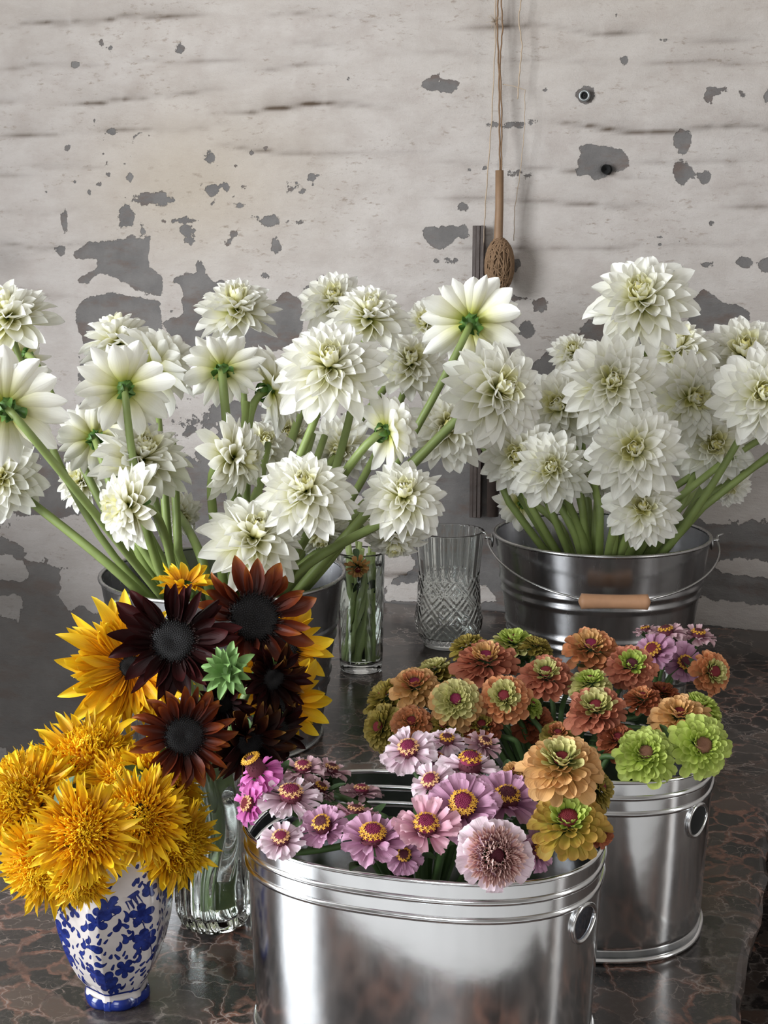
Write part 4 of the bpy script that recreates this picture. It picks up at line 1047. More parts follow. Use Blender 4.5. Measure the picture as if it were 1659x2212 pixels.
OZ = [
    (1213, 1655, 195, 1.18, (.02, .62, .78), 'z_peach', 'z_pale', .36, 'redcore', 'big apricot zinnia with lime collar at the right of the front tub', T1, {'N': 120, 'cr': .17}),
    (1228, 1780, 175, 1.17, (.02, .5, .8), 'z_mustard', 'z_lime', .30, 'redcore', 'mustard-green zinnia with long hanging petals below the apricot one', T1, {'cr': .24}),
    (1288, 1702, 115, 1.22, (.8, .2, .4), 'z_olive', 'z_olive', .3, 'redcore', 'brownish zinnia turned right behind the apricot one', T1, {}),
    (1298, 1797, 70, 1.20, (.5, .2, .7), 'z_rust', 'z_rust', .3, 'redcore', 'small brick red zinnia at the right rim of the front tub', T1, {}),
    (1112, 1668, 62, 1.25, (.1, .5, .7), 'z_peach', 'z_peach', .3, 'redcore', 'tiny orange zinnia between the pink and apricot ones', T1, {}),
    (1110, 1392, 120, 1.72, (0, .85, .4), 'z_pale', 'z_lime', .5, 'redcore', 'pale lime zinnia, hindmost in the second tub', T2, {}),
    (1050, 1432, 150, 1.62, (0, .72, .6), 'z_salmon', 'z_peach', .3, 'crimson', 'wide salmon zinnia at the back of the second tub', T2, {}),
    (1010, 1398, 95, 1.70, (-.3, .8, .3), 'z_olive', 'z_olive', .3, 'redcore', 'bronze zinnia hidden behind the wide salmon one', T2, {}),
    (1158, 1398, 80, 1.70, (.3, .8, .3), 'z_olive', 'z_olive', .3, 'redcore', 'bronze zinnia beside the hindmost lime one', T2, {}),
    (1180, 1462, 130, 1.58, (0, .6, .7), 'z_salmon', 'z_pale', .30, 'redcore', 'pompon orange zinnia in the middle back, right of the salmon one', T2, {}),
    (1276, 1402, 130, 1.64, (.05, .6, .7), 'z_orange', 'z_peach', .35, 'crimson', 'orange zinnia just below the steel pail', T2, {}),
    (1363, 1442, 122, 1.60, (.15, .45, .8), 'z_salmon', 'z_lime', .35, 'maroon', 'shaggy salmon zinnia with green heart beside the pink blooms', T2, {}),
    (897, 1485, 122, 1.56, (-.1, .6, .7), 'z_peach', 'z_orange', .3, 'crimson', 'light salmon zinnia with magenta centre on the left side', T2, {}),
    (838, 1510, 135, 1.60, (-.6, .55, .3), 'z_olive', 'z_olive', .4, 'redcore', 'dark olive zinnia at the far left of the second tub', T2, {}),
    (985, 1516, 125, 1.50, (-.05, .32, .93), 'z_peach', 'z_pale', .72, 'crimson', 'round cream-green zinnia with ray-like petals, facing forward', T2, {'N': 120, 'cr': .2}),
    (1090, 1508, 120, 1.50, (-.1, .3, .9), 'z_orange', 'z_pale', .45, 'redcore', 'orange zinnia with lime inner petals and red centre, facing forward', T2, {}),
    (940, 1450, 100, 1.68, (-.2, .8, .3), 'z_olive', 'z_pale', .5, 'crimson', 'olive zinnia behind the light salmon one', T2, {}),
    (1288, 1535, 138, 1.48, (-.05, .55, .75), 'z_salmon', 'z_pale', .42, 'redcore', 'orange zinnia with tall lime crown, centre right of the second tub', T2, {'N': 110}),
    (1275, 1478, 105, 1.56, (0, .75, .5), 'z_pale', 'z_lime', .4, 'redcore', 'lime-yellow zinnia behind the lime-crowned one', T2, {}),
    (1388, 1512, 95, 1.55, (0, .7, .5), 'z_rust', 'z_orange', .3, 'redcore', 'small coral red zinnia right of the lime-crowned one', T2, {}),
    (1468, 1552, 155, 1.47, (0, .62, .7), 'z_peach', 'z_peach', .3, 'redcore', 'peach-yellow zinnia above the two lime ones', T2, {'cr': .15}),
    (1512, 1530, 110, 1.56, (.4, .7, .3), 'z_lime', 'z_lime', .3, 'redcore', 'lime zinnia behind the peach-yellow one', T2, {}),
    (1395, 1632, 145, 1.40, (.05, .35, .92), 'z_lime', 'z_lime', .5, 'browncore', 'bright lime zinnia with brown centre over the rim', T2, {'cr': .2}),
    (1514, 1612, 138, 1.40, (.35, .12, .9), 'z_lime', 'z_lime', .5, 'browncore', 'bright lime zinnia with brown centre, hanging over the right end of the rim', T2, {'cr': .25}),
    (890, 1563, 100, 1.50, (-.1, .4, .8), 'z_orange', 'z_orange', .3, 'redcore', 'shaded orange zinnia below the light salmon one', T2, {}),
    (826, 1572, 115, 1.56, (-.6, .1, .6), 'z_olive', 'z_olive', .3, 'redcore', 'drooping olive zinnia lowest at the far left', T2, {}),
    (1150, 1560, 110, 1.54, (.1, .5, .7), 'z_rust', 'z_rust', .3, 'redcore', 'dark rust zinnia in the shaded middle of the second tub', T2, {}),
    (1205, 1590, 90, 1.50, (0, .5, .7), 'z_olive', 'z_orange', .3, 'redcore', 'brown-orange zinnia in shade behind the apricot one', T2, {}),
    (1335, 1600, 100, 1.46, (0, .5, .7), 'z_rust', 'z_rust', .3, 'redcore', 'rust zinnia in shade left of the bright lime ones', T2, {}),
    (1040, 1570, 95, 1.50, (0, .4, .8), 'z_rust', 'z_olive', .3, 'redcore', 'dark zinnia below the round cream-green one', T2, {}),
    (1148, 1525, 60, 1.52, (.4, .5, .5), 'z_lime', 'z_lime', .3, 'redcore', 'small lime zinnia wedged beside the orange forward-facing one', T2, {}),
    (960, 1570, 90, 1.50, (-.2, .4, .8), 'z_olive', 'z_olive', .3, 'redcore', 'brown olive zinnia above the nearly white one', T2, {}),
    (1430, 1500, 90, 1.62, (.1, .7, .4), 'z_rust', 'z_rust', .3, 'redcore', 'dark rust zinnia under the small pink bunch', T2, {}),
    (1538, 1452, 95, 1.72, (.5, .1, .8), 'z_orange', 'z_pale', .35, 'redcore', 'orange zinnia turned right at the end of the small pink bunch', JAR, {'cr': .26}),
]
for i, (x, y, d, z, f, o_, in_, sl, cr, lb, ct, kw) in enumerate(OZ):
    zinnia(x, y, d, z, f, o_, in_, sl, cr, lb, ct, GO if ct is not JAR else GJ, 300 + i, **kw)
for i, (x, y, d, z, f, pm, cr, lb) in enumerate([
    (1412, 1408, 105, 1.76, (-.3, .3, .8), 'z_lav', 'redcore', 'lilac pink zinnia of wide petals in the small jar, nearest the salmon one'),
    (1440, 1368, 95, 1.82, (-.2, .7, .5), 'z_dusty', 'maroon', 'dusty pink zinnia at the top of the small jar'),
    (1508, 1374, 90, 1.82, (.2, .7, .5), 'z_dusty', 'maroon', 'dusty pink zinnia with brown ring at the top right of the small jar'),
    (1478, 1432, 95, 1.78, (.2, .1, .8), 'z_lav', 'maroon', 'mauve zinnia low in the small jar above the glass'),
    (1395, 1362, 60, 1.85, (-.3, .8, .3), 'z_dusty', 'maroon', 'small pink zinnia with gold florets leaning left of the small jar')]):
    pinkzin(x, y, d, z, f, pm, 'floret', cr, lb, JAR, GJ, 400 + i)

zinnia(772, 1226, 62, 2.31, (.1, -.5, .6), 'z_peach', 'z_peach', .3, 'redcore', 'small wilted orange flower drooping over the tall patterned glass', (-0.040, 2.325, .03, .03, 0, TOP + .20, TOP + .02), GJ, 460, N=40)

# ------------------------------------------------------------------ sunflowers
SPET = {k: [petal('sunflower_petal', M[k], W, b, c, 'point', seed=50 + i, base=.45, peak=.45, twist=tw, curl=cu) for i, (W, b, c, tw, cu) in enumerate(((.32, .0, .5, .1, .2), (.38, .15, .6, -.25, -.5), (.28, -.15, .5, .35, .6), (.35, .25, .7, 0., -.8), (.34, -.05, .4, -.5, 1.1)))] for k in ('s_maroon', 's_rust', 's_brown', 's_yellow')}
SPET['s_gold'] = [petal('sunflower_petal', M['s_yellow'], W, b, c, 'point', seed=70 + i, base=.5, peak=.45, twist=tw, curl=cu) for i, (W, b, c, tw, cu) in enumerate(((.24, .0, .5, .2, .4), (.20, .3, .6, -.4, -1.2), (.26, -.2, .5, .5, .9), (.17, .2, .7, .3, 1.4)))]
for k in ('s_brown', 's_maroon', 's_rust'):
    SPET[k] += [petal('sunflower_petal', M[k], W, b, c, 'point', seed=80 + i, base=.4, peak=.5, twist=tw, curl=cu) for i, (W, b, c, tw, cu) in enumerate(((.24, .5, .9, .5, -2.2), (.30, -.3, .8, -.6, 1.8)))]


def seed_disc():
    m = MB(); m.lathe([(1.0, -.15), (1.0, 0.02), (.9, .10), (.6, .17), (.3, .15), (.01, .10)], 32)
    for k in range(330):
        t_ = math.sqrt((k + .5) / 330); a = k * GOLD; r = t_ * .98
        z_ = .19 * (1 - t_ ** 3) ** .6 - .06 * math.exp(-(t_ / .3) ** 2); h_ = .085 + .12 * t_ ** 4; q_ = .034 + .012 * t_
        p = Vector((math.cos(a) * r, math.sin(a) * r, z_)); nrm = Vector((math.cos(a) * t_ * .7, math.sin(a) * t_ * .7, 1)).normalized()
        u = nrm.orthogonal().normalized() * q_; v = nrm.cross(u)
        m.add([tuple(p + u), tuple(p + v), tuple(p - u), tuple(p - v), tuple(p + nrm * h_)], [(0, 1, 4), (1, 2, 4), (2, 3, 4), (3, 0, 4)])
    return m.mesh('seed_disc', M['seed'])


SEED = seed_disc()
m = MB(); rr = random.Random(8)
for k in range(220):
    a = k * GOLD; r = rr.uniform(.86, 1.08); p = Vector((math.cos(a) * r, math.sin(a) * r, rr.uniform(.0, .10)))
    q_ = p + Vector((math.cos(a) * .10, math.sin(a) * .10, rr.uniform(.06, .16))); m.tube([p, q_], [.022, .012], 4)
RINGF = m.mesh('ring_florets', M['seedring'])


SV = (-0.186, 1.412, 0.030, 0.030, 0, TOP + 0.215, TOP + 0.02)
GS = 'sunflowers in the ribbed glass vase'


def sunflower(px, py, d, z, face, mat, label, seed, disc=.40, n1=20, n2=8, e0=0, mat2=None, core=True, spread=9, droop=None):
    root, P, R, rng, n = head('sunflower', px, py, d, z, face, label, GS, seed)
    for k in range(n1 + n2):
        lay = k >= n1
        phi = (k * 2 * math.pi / n1 if not lay else (k - n1) * 2 * math.pi / max(1, n2) + .2) + rng.uniform(-.14, .14)
        e = (e0 if not lay else e0 + 16) + rng.uniform(-spread, spread)
        L = (R - R * disc * .8) * (1.0 if not lay else .82) * rng.uniform(.78, 1.10)
        mm = mat if (mat2 is None or rng.random() < .6) else mat2
        put('petal', rng.choice(SPET[mm]), root, pmat(phi, R * disc * .85, 0, D2R(e), L, rng.uniform(.85, 1.35), rng.uniform(-.5, .5)))
    if core:
        c = put('seed_disc', SEED, root, Matrix.Diagonal((R * disc, R * disc, R * disc, 1))); c['kind'] = 'stuff'
        c = put('ring_florets', RINGF, root, Matrix.Diagonal((R * disc, R * disc, R * disc, 1))); c['kind'] = 'stuff'
    g = MB(); g.lathe([(0.02, -.30), (.12, -.26), (.34, -.14), (.40, -.04), (.36, 0.0)], 18, cap0=True); me = g.mesh('receptacle', M['sepal'])
    put('receptacle', me, root, Matrix.Diagonal((R * disc / .4, R * disc / .4, R, 1)))
    for k in range(10):
        put('sepal', sepal_t, root, pmat(k * .628, R * disc * .8, -R * .08, D2R(rng.uniform(-35, 5)), R * .36))
    stem_curve(root, P, n, R, SV, M['vasestem'], .0046, rng, None, back=.28)
    return root


sunflower(375, 1385, 285, 1.36, (-.12, .12, .97), 's_maroon', 'deep maroon sunflower facing forward with a round grey-black disc, largest of the dark ones', 500, .34, 20, 16, 2, None, True, 14)
sunflower(548, 1335, 290, 1.47, (.22, .18, .93), 's_rust', 'rust and copper sunflower with tall petals and a coal-black disc', 501, .38, 18, 9, 6, None, True, 16)
sunflower(398, 1590, 235, 1.33, (.12, .02, .97), 's_rust', 'rust red sunflower below the maroon one, with dark disc', 502, .37, 24, 16, 0, None, True, 14)
sunflower(282, 1440, 330, 1.50, (-.05, .05, .98), 's_gold', 'golden double sunflower behind the maroon one on its left', 503, .17, 44, 70, 2, None, True, 14)
sunflower(600, 1395, 245, 1.60, (.35, .1, .9), 's_yellow', 'yellow sunflower behind the coal-black disc, petals to the right', 504, .40, 18, 8, 2)
sunflower(600, 1515, 235, 1.56, (.35, -.1, .9), 's_yellow', 'yellow sunflower lowest on the right of the vase, behind the dark ones', 505, .40, 18, 8, 0)
sunflower(590, 1465, 190, 1.44, (.55, -.2, .8), 's_brown', 'chocolate sunflower with mustard-edged wilting petals right of the green bud', 506, .30, 22, 22, 18, 's_maroon', True, 45)
sunflower(540, 1605, 215, 1.40, (.25, -.45, .8), 's_brown', 'nearly black wilted sunflower hanging low above the pink zinnias', 507, .30, 26, 24, 8, 's_maroon', True, 45)
sunflower(480, 1520, 150, 1.42, (.1, -.2, .95), 's_maroon', 'small dark sunflower in shade between the green bud and the rust red one', 509, .32, 18, 14, 14, None, True, 35)
sunflower(598, 1580, 170, 1.46, (.6, -.35, .7), 's_maroon', 'dark sunflower with clawed petal tips on the far right of the vase', 510, .34, 15, 7, 4, None, True, 25)
sunflower(398, 1262, 140, 1.60, (0, .75, .4), 's_yellow', 'yellow sunflower peeking above the maroon one with narrow spiky petals', 508, .3, 22, 12, 10, None, False, 22)

# green bud
root, P, R, rng, n = head('sunflower_bud', 495, 1450, 115, 1.27, (-.25, .1, .95), 'bright green spiky sunflower bud in front of the dark blooms', GS, 520)
g = MB(); g.ball((0, 0, 0), .55, .55, .48, 16, 10); me = g.mesh('bud', M['budgreen']); put('bud', me, root, Matrix.Scale(R, 4))
bs = petal('bract', M['budgreen'], .42, .45, .5, 'point', curl=-1.6, base=.75, peak=.25)
for k in range(26):
    t_ = (k + 1) / 26
    put('bract', bs, root, pmat(k * GOLD, R * .42 * t_ ** .5, R * (.46 - .42 * t_), D2R(62 - 75 * t_ + rng.uniform(-10, 10)), R * rng.uniform(.62, .85), 1.15))
stem_curve(root, P, n, R, SV, M['stem'], .004, rng)

# teddy-bear sunflowers in the blue and white vase
TF = [petal('golden_petal', M['teddy'], W, b, .7, 'point', nx=2, rows=(0, .3, .55, .8, 1), base=.6, peak=.4, curl=cu, twist=tw, seed=60 + i) for i, (W, b, cu, tw) in enumerate(((.20, .1, .6, .4), (.24, .35, -1.4, -.6), (.17, -.2, 1.6, .8), (.26, .4, .6, -.3), (.15, -.4, 2.2, 1.0), (.22, .1, -1.0, -.9)))]
tmp_ = [petal('', None, W, b, .9, 'point', nx=2, rows=(0, .45, .8, 1), base=.6, peak=.4, curl=cu, twist=tw) for W, b, cu, tw in ((.17, .2, .7, .4), (.14, -.1, -1.1, -.6), (.18, .4, 1.3, .9), (.12, .0, 1.8, -1.0))]


def fluff(seed):
    rr = random.Random(seed); items = []
    N = 640
    bm_ = MB(); bm_.ball((0, 0, .12), .34, .34, .26, 14, 8); items.append((bm_, Matrix.Identity(4)))
    for k in range(N):
        t_ = (k + 1) / N
        items.append((rr.choice(tmp_), pmat(k * GOLD + rr.uniform(-.2, .2), .04 + .46 * t_, .40 - .38 * t_ ** 1.6, D2R(84 - 80 * t_ ** 1.1 + rr.uniform(-24, 24)), rr.uniform(.20, .34) * (.6 + .6 * t_), rr.uniform(.8, 1.3), rr.uniform(-.8, .8))))
    return joined('inner_petals', M['teddy'], items)


FL = [fluff(1), fluff(2), fluff(3)]
BV = (-0.263, 1.255, 0.030, 0.030, 0, TOP + 0.185, TOP + 0.02)
TD = [
    (58, 1735, 235, 1.34, (-.5, .25, .75), 'shaggy golden sunflower at the far left of the painted vase'),
    (182, 1800, 215, 1.20, (-.02, 0, .98), 'pompon golden sunflower facing forward over the vase lip'),
    (305, 1765, 195, 1.27, (.05, .05, .98), 'flat golden sunflower with small dark disc, right of the forward pompon'),
    (195, 1640, 225, 1.42, (-.05, .62, .6), 'shaggy golden sunflower on top at the back'),
    (352, 1680, 185, 1.37, (.35, .55, .6), 'golden sunflower with narrow upright petals, upper right of the painted vase'),
    (385, 1822, 190, 1.33, (.6, -.2, .7), 'golden sunflower drooping to the right beside the glass vase'),
    (95, 1868, 205, 1.30, (-.35, -.45, .75), 'golden sunflower drooping low on the left'),
    (170, 1908, 130, 1.24, (-.05, -.75, .55), 'golden sunflower hanging lowest against the painted vase'),
    (40, 1668, 140, 1.42, (-.4, .7, .4), 'small golden sunflower high at the left edge'),
    (265, 1690, 160, 1.36, (.1, .6, .7), 'golden sunflower half hidden by leaves in the middle top'),
]
for i, (x, y, d, z, f, lb) in enumerate(TD):
    root, P, R, rng, n = head('golden_sunflower', x, y, d * 1.07, z, f, lb, 'shaggy golden sunflowers in the painted vase', 600 + i)
    for k in range(150):
        t_ = k / 150; lay = k % 3
        put('petal', rng.choice(TF), root, pmat(k * GOLD, R * .38, R * (.02 - .05 * lay), D2R(rng.uniform(-38, 30)), R * rng.uniform(.48, .86), rng.uniform(.55, 1.15), rng.uniform(-.7, .7)))
    c = put('inner_petals', FL[i % 3], root, Matrix.Rotation(i, 4, 'Z') @ Matrix.Diagonal((R, R, R, 1))); c['kind'] = 'stuff'
    if i == 2:
        c = put('seed_disc', SEED, root, Matrix.Translation((-R * .1, 0, R * .40)) @ Matrix.Scale(R * .16, 4)); c['kind'] = 'stuff'
    g = MB(); g.lathe([(0.02, -.26), (.12, -.22), (.34, -.12), (.42, -.02)], 16, cap0=True); put('receptacle', g.mesh('receptacle', M['sepal']), root, Matrix.Scale(R, 4))
    for k in range(9):
        put('sepal', sepal_t, root, pmat(k * .7, R * .34, -R * .10, D2R(rng.uniform(-35, 5)), R * .36))
    stem_curve(root, P, n, R, BV, M['stem'], .0036, rng, None, back=.24)
    if i in (1, 2, 9):
        inv = root.matrix_basis.inverted()
        big = petal('leaf', M['leaf'], .5, -.15, .25, 'point')
        for px, py, zz, dirv in {1: [(135, 1722, 1.29, (-.8, .1, .5))], 2: [(312, 1672, 1.34, (.5, .7, .3)), (275, 1690, 1.32, (-.4, .8, .2))], 9: [(175, 1690, 1.36, (-.4, .6, .4)), (235, 1745, 1.30, (.2, .6, .5))]}[i]:
            Pp = at(px, py, zz); nn = frame_at(Pp, dirv)
            put('leaf', big, root, inv @ Matrix.Translation(Pp) @ nn.to_track_quat('Z', 'Y').to_matrix().to_4x4() @ Matrix.Translation((0, -.02, 0)) @ Matrix.Scale(.042, 4))


# ------------------------------------------------------------------ painted vase
def painted_vase():
    vx, vy = -0.263, 1.255
    root = empty('painted_vase', Matrix.Translation((vx, vy, TOP)) @ Matrix.Rotation(D2R(-8), 4, 'Z'))
    tag(root, 'six-sided white ceramic vase hand-painted with cobalt blue flowers, holding golden sunflowers', 'vase')
    kz = [0, .004, .010, .014, .018, .028, .042, .058, .080, .100, .118, .138, .155, .168, .180, .188]
    kr = [.0295, .0308, .0300, .0290, .0300, .0370, .0435, .0490, .0545, .0572, .0578, .0555, .0500, .0430, .0400, .0415]
    NU, NV = 420, 230
    zs = np.linspace(0, .188, NV); rs_ = np.interp(zs, kz, kr)
    ker = np.hanning(9); ker /= ker.sum(); rsm = np.convolve(np.pad(rs_, 4, 'edge'), ker, 'valid') * .965
    th = np.linspace(0, 2 * math.pi, NU, endpoint=False)
    TH, Z = np.meshgrid(th, zs); Rr = np.repeat(rsm[:, None], NU, 1)
    a6 = (TH + math.pi / 6) % (math.pi / 3) - math.pi / 6
    hexr = 0.955 / np.cos(a6); hexr = np.minimum(hexr, 1.055); hexr = 1 + (hexr - 1) * np.clip(1.15 - np.abs(Z - .03) * 1.5, .5, 1)
    Rr = Rr * hexr
    X = Rr * np.cos(TH); Y = Rr * np.sin(TH)
    # paint strokes in millimetres: s around, v up; the front faces the camera (theta = -90 deg)
    S = (((TH + math.pi / 2 + math.pi) % (2 * math.pi)) - math.pi) * 52.0; Vm = Z * 1000
    sd = np.full_like(S, 9.0)
    strokes = []
    def cap(x0, y0, x1, y1, r0, r1): strokes.append((x0, y0, x1, y1, r0, r1))
    def flower(x, y, r, n, rot=0):
        for k in range(n):
            a = rot + k * 2 * math.pi / n; cap(x + r * .28 * math.cos(a), y + r * .28 * math.sin(a), x + r * .72 * math.cos(a), y + r * .72 * math.sin(a), r * .26, r * .38)
    def comma(x, y, L, a, r):
        p = (x, y)
        for k in range(4):
            a2 = a + k * .35; q_ = (p[0] + L / 4 * math.cos(a2), p[1] + L / 4 * math.sin(a2)); cap(p[0], p[1], q_[0], q_[1], r * (1 - k * .2), r * (1 - (k + 1) * .2)); p = q_
    def sprig(x, y, L, a):
        for s in (-1, 0, 1): comma(x, y, L * (.8 if s else 1), a + s * .6, 1.5)
    def comb(x, y, a, n=7, L=17):
        for k in range(n):
            o_ = (k - n / 2) * 2.3; cap(x - math.sin(a) * o_, y + math.cos(a) * o_, x - math.sin(a) * o_ + L * math.cos(a) * (.7 + .3 * (k % 2)), y + math.cos(a) * o_ + L * math.sin(a), 1.0, .45)
        cap(x - math.sin(a) * n, y + math.cos(a) * n, x + math.sin(a) * n, y - math.cos(a) * n, 2.0, 2.0)
    # laid out from the photograph's front face (px -> mm around / up)
    def ps(px, py):
        v = (2160 - py) * .457 / .91; r = np.interp(v / 1000, zs, rsm) * 1000
        q_ = max(-.97, min(.97, (px - 256) * .457 / r)); return math.asin(q_) * 52, v
    rp_ = random.Random(12)
    for px, py, r, n in ((165, 2000, 9.5, 5), (170, 2048, 9, 6), (262, 1945, 7, 4), (285, 1920, 8, 5), (265, 2085, 9, 6), (305, 2060, 7.5, 5), (240, 2065, 7, 5), (345, 2000, 8, 6), (345, 1945, 7.5, 5), (355, 2040, 7, 5), (335, 2100, 6, 5), (275, 2105, 7, 5), (130, 2010, 7, 5), (205, 1935, 5.5, 4), (180, 1965, 5.5, 4)):
        s_, v_ = ps(px, py); flower(s_, v_, r * 1.45, n, rp_.uniform(0, 6))
    for px, py, L, a, r in ((260, 2005, 11, 2.6, 3.2), (230, 1965, 10, .6, 2.2), (300, 1965, 9, .8, 2.4), (315, 1995, 8, 1.5, 2.3), (225, 2005, 8, .9, 2.4), (215, 2025, 7, 0.2, 2.), (300, 2010, 7, .9, 1.9), (240, 1990, 7, .8, 2.), (255, 2040, 8, -.4, 2.3), (290, 2110, 7, .4, 2.), (300, 2130, 7, .7, 2.), (260, 2140, 8, 0.6, 2.4), (235, 2130, 7, 1.2, 2.1), (212, 2060, 9, 1.3, 2.4), (320, 1950, 9, 1.3, 1.9), (335, 1965, 7, 1.4, 1.6), (350, 1905, 9, 1.2, 2.2), (215, 1985, 6, 1.5, 1.7), (330, 2045, 8, 1.1, 1.9), (145, 2075, 8, 1.0, 2.3)):
        s_, v_ = ps(px, py); comma(s_, v_, L * 1.2, a, r * 1.5)
    s_, v_ = ps(205, 2110); comb(s_ - 2, v_ + 3, -.75); s_, v_ = ps(330, 1905); comb(s_, v_, -1.1, 6, 12); s_, v_ = ps(338, 2085); comb(s_, v_, 1.2, 6, 15)
    for a_, b_ in (((168, 2010), (178, 2095)), ((345, 1960), (340, 2080)), ((262, 1950), (300, 1935))):
        p_, q_ = ps(*a_), ps(*b_); cap(*p_, *q_, .6, .6)
    # the sides and back carry the same kind of sprays
    for _ in range(90):
        s_ = rp_.uniform(-163, 163); v_ = rp_.uniform(30, 172)
        if abs(s_) < 68 and 28 < v_ < 150 and rp_.random() < .75: continue
        if rp_.random() < .45: flower(s_, v_, rp_.uniform(6, 9), rp_.choice((4, 5, 6)), rp_.uniform(0, 6))
        else: comma(s_, v_, rp_.uniform(7, 12), rp_.uniform(0, 6), rp_.uniform(1.6, 3))
    base_n = len(strokes)
    for x0, y0, x1, y1, r0, r1 in strokes:
        d, t_ = seg_dist(S, Vm, (x0, y0), (x1, y1)); sd = np.minimum(sd, d - (r0 + (r1 - r0) * t_))
    # fill empty ground with small dabs
    for _ in range(900):
        s_ = rp_.uniform(-163, 163); v_ = rp_.uniform(27, 184)
        j = int(v_ / 188 * (NV - 1)); i = int(((s_ / 52 - math.pi / 2) % (2 * math.pi)) / (2 * math.pi) * NU) % NU
        if sd[j, i] < 2.2: continue
        a = rp_.choice((.8, .9, 1.2, 2.2)); L = rp_.uniform(2, 6); r0 = rp_.uniform(1.3, 2.2)
        d, t_ = seg_dist(S, Vm, (s_, v_), (s_ + L * math.cos(a), v_ + L * math.sin(a))); sd = np.minimum(sd, d - r0 * (1 - .4 * t_))
    for vb, wd in ((3, 6), (17.5, 1.2), (185, 3)):
        sd = np.minimum(sd, np.abs(Vm - vb) - wd)
    sd[(Vm > 10) & (Vm < 16)] = np.maximum(sd[(Vm > 10) & (Vm < 16)], .5)
    verts = np.stack([X.ravel(), Y.ravel(), Z.ravel()], 1).tolist()
    fs = []
    idx = np.arange(NU * NV).reshape(NV, NU); nx_ = np.roll(idx, -1, 1)
    fs = np.stack([idx[:-1].ravel(), nx_[:-1].ravel(), nx_[1:].ravel(), idx[1:].ravel()], 1).tolist()
    me = bpy.data.meshes.new('vase_body'); 
    nin = len(verts); inner = []
    for r, z in ((.0385, .186), (.037, .172), (.045, .160), (.053, .125), (.03, .04), (.001, .008)):
        for i in range(60): a = 2 * math.pi * i / 60; inner.append((r * math.cos(a), r * math.sin(a), z))
    for j in range(5):
        for i in range(60): a = nin + j * 60 + i; b = nin + j * 60 + (i + 1) % 60; fs.append((a, b, b + 60, a + 60))
    fs.append(tuple(range(NU))[::-1])
    me.from_pydata(verts + inner, [], fs)
    at_ = me.attributes.new('paint', 'FLOAT', 'POINT'); at_.data.foreach_set('value', np.concatenate([sd.ravel(), np.full(len(inner), 5.0)]).astype(np.float32))
    me.polygons.foreach_set('use_smooth', [True] * len(me.polygons))
    t = NT('painted glaze'); c = t.coords(); p_ = t.n('ShaderNodeAttribute', attribute_name='paint').outputs['Fac']
    nz = t.noise(c, 400, 3); n2 = t.noise(c, 120, 4, .6)
    f = t.math('ADD', p_, t.math('MULTIPLY', t.math('SUBTRACT', nz, .5), .5))
    blue = t.mix(t.step(n2, .3, .7), (0.006, 0.012, 0.085), (0.020, 0.040, 0.23))
    blue = t.mix(t.step(p_, -1.1, -.2), blue, (0.006, 0.012, 0.095))
    white = t.mix(n2, (0.50, 0.455, 0.43), (0.60, 0.55, 0.53))
    col = t.mix(t.step(f, -.18, .18), blue, white)
    t.surf(t.n('ShaderNodeBsdfPrincipled', {'Base Color': col, 'Roughness': .14, 'Specular IOR Level': .55, 'Normal': t.bump(n2, .06, .002)}).outputs[0])
    me.materials.append(t.m)
    o = bpy.data.objects.new('vase_body', me); COL.objects.link(o); o.parent = root
    ft = MB(); ft.lathe([(.001, .0), (.0300, .0), (.0318, .003), (.0312, .008), (.0290, .011)], 60, lambda th, r, z: (r * (1 + .03 * math.cos(6 * th)) * math.cos(th), r * (1 + .03 * math.cos(6 * th)) * math.sin(th)))
    ft.obj('foot', plain('cobalt foot', (0.010, 0.022, 0.15), .15), root)


painted_vase()


# ------------------------------------------------------------------ glass vases
def glass_vase(name, label, cx, cy, outer, wall, n, cs=None, base=0.012, rot=0.0, water=None, cat='vase', nst=0):
    root = empty(name, Matrix.Translation((cx, cy, TOP)) @ Matrix.Rotation(rot, 4, 'Z'))
    tag(root, label, cat)
    Hh = outer[-1][1]
    prof = [(.0005, 0.0005)] + [(outer[0][0] * .9, 0.0005)] + outer
    inn = [(max(.001, r - wall), z) for r, z in outer if z > base][::-1]
    m = MB(); m.lathe(prof, n, cs)
    b = len(m.v) - n
    mi = MB(); mi.lathe([(inn[0][0], Hh)] + inn[1:] + [(inn[-1][0] * .9, base), (.0005, base)], n)
    k0 = len(m.v); m.add(mi.v, mi.f)
    m.f += [(b + i, b + (i + 1) % n, k0 + (i + 1) % n, k0 + i) for i in range(n)]
    m.obj('glass_body', M['glass'], root)
    if water:
        pr = [(max(.001, r - .0006), z) for r, z in inn[::-1] if z < water]
        w_ = MB(); w_.lathe([(.0005, base + .0006), (pr[0][0] * .9, base + .0006)] + pr + [(.0005, pr[-1][1])], 48); w_.obj('water', M['water'], root)
    return root


def interp(kz, kr, n):
    zs = np.linspace(0.0008, kz[-1], n); r = np.interp(zs, kz, kr)
    ker = np.hanning(7); ker /= ker.sum(); r = np.convolve(np.pad(r, 3, 'edge'), ker, 'valid'); return list(zip(r.tolist(), zs.tolist()))


def ribs(th, r, z):
    k = 16; a = math.sin(k * th / 2 + 1.1 * math.sin(z * 38) + 1.3 * math.sin(3 * th)) ; f = 1 + 0.11 * (abs(a) - .5) * min(1, z / .02 + .4)
    return (r * f * math.cos(th), r * f * math.sin(th))


glass_vase('ribbed_vase', 'clear glass vase with wavy vertical ribs, full of sunflower stems', -0.186, 1.412, interp([0, .006, .02, .06, .14, .20, .225], [.033, .038, .0405, .040, .036, .036, .038], 46), .0050, 240, ribs, .014, 0, .15)


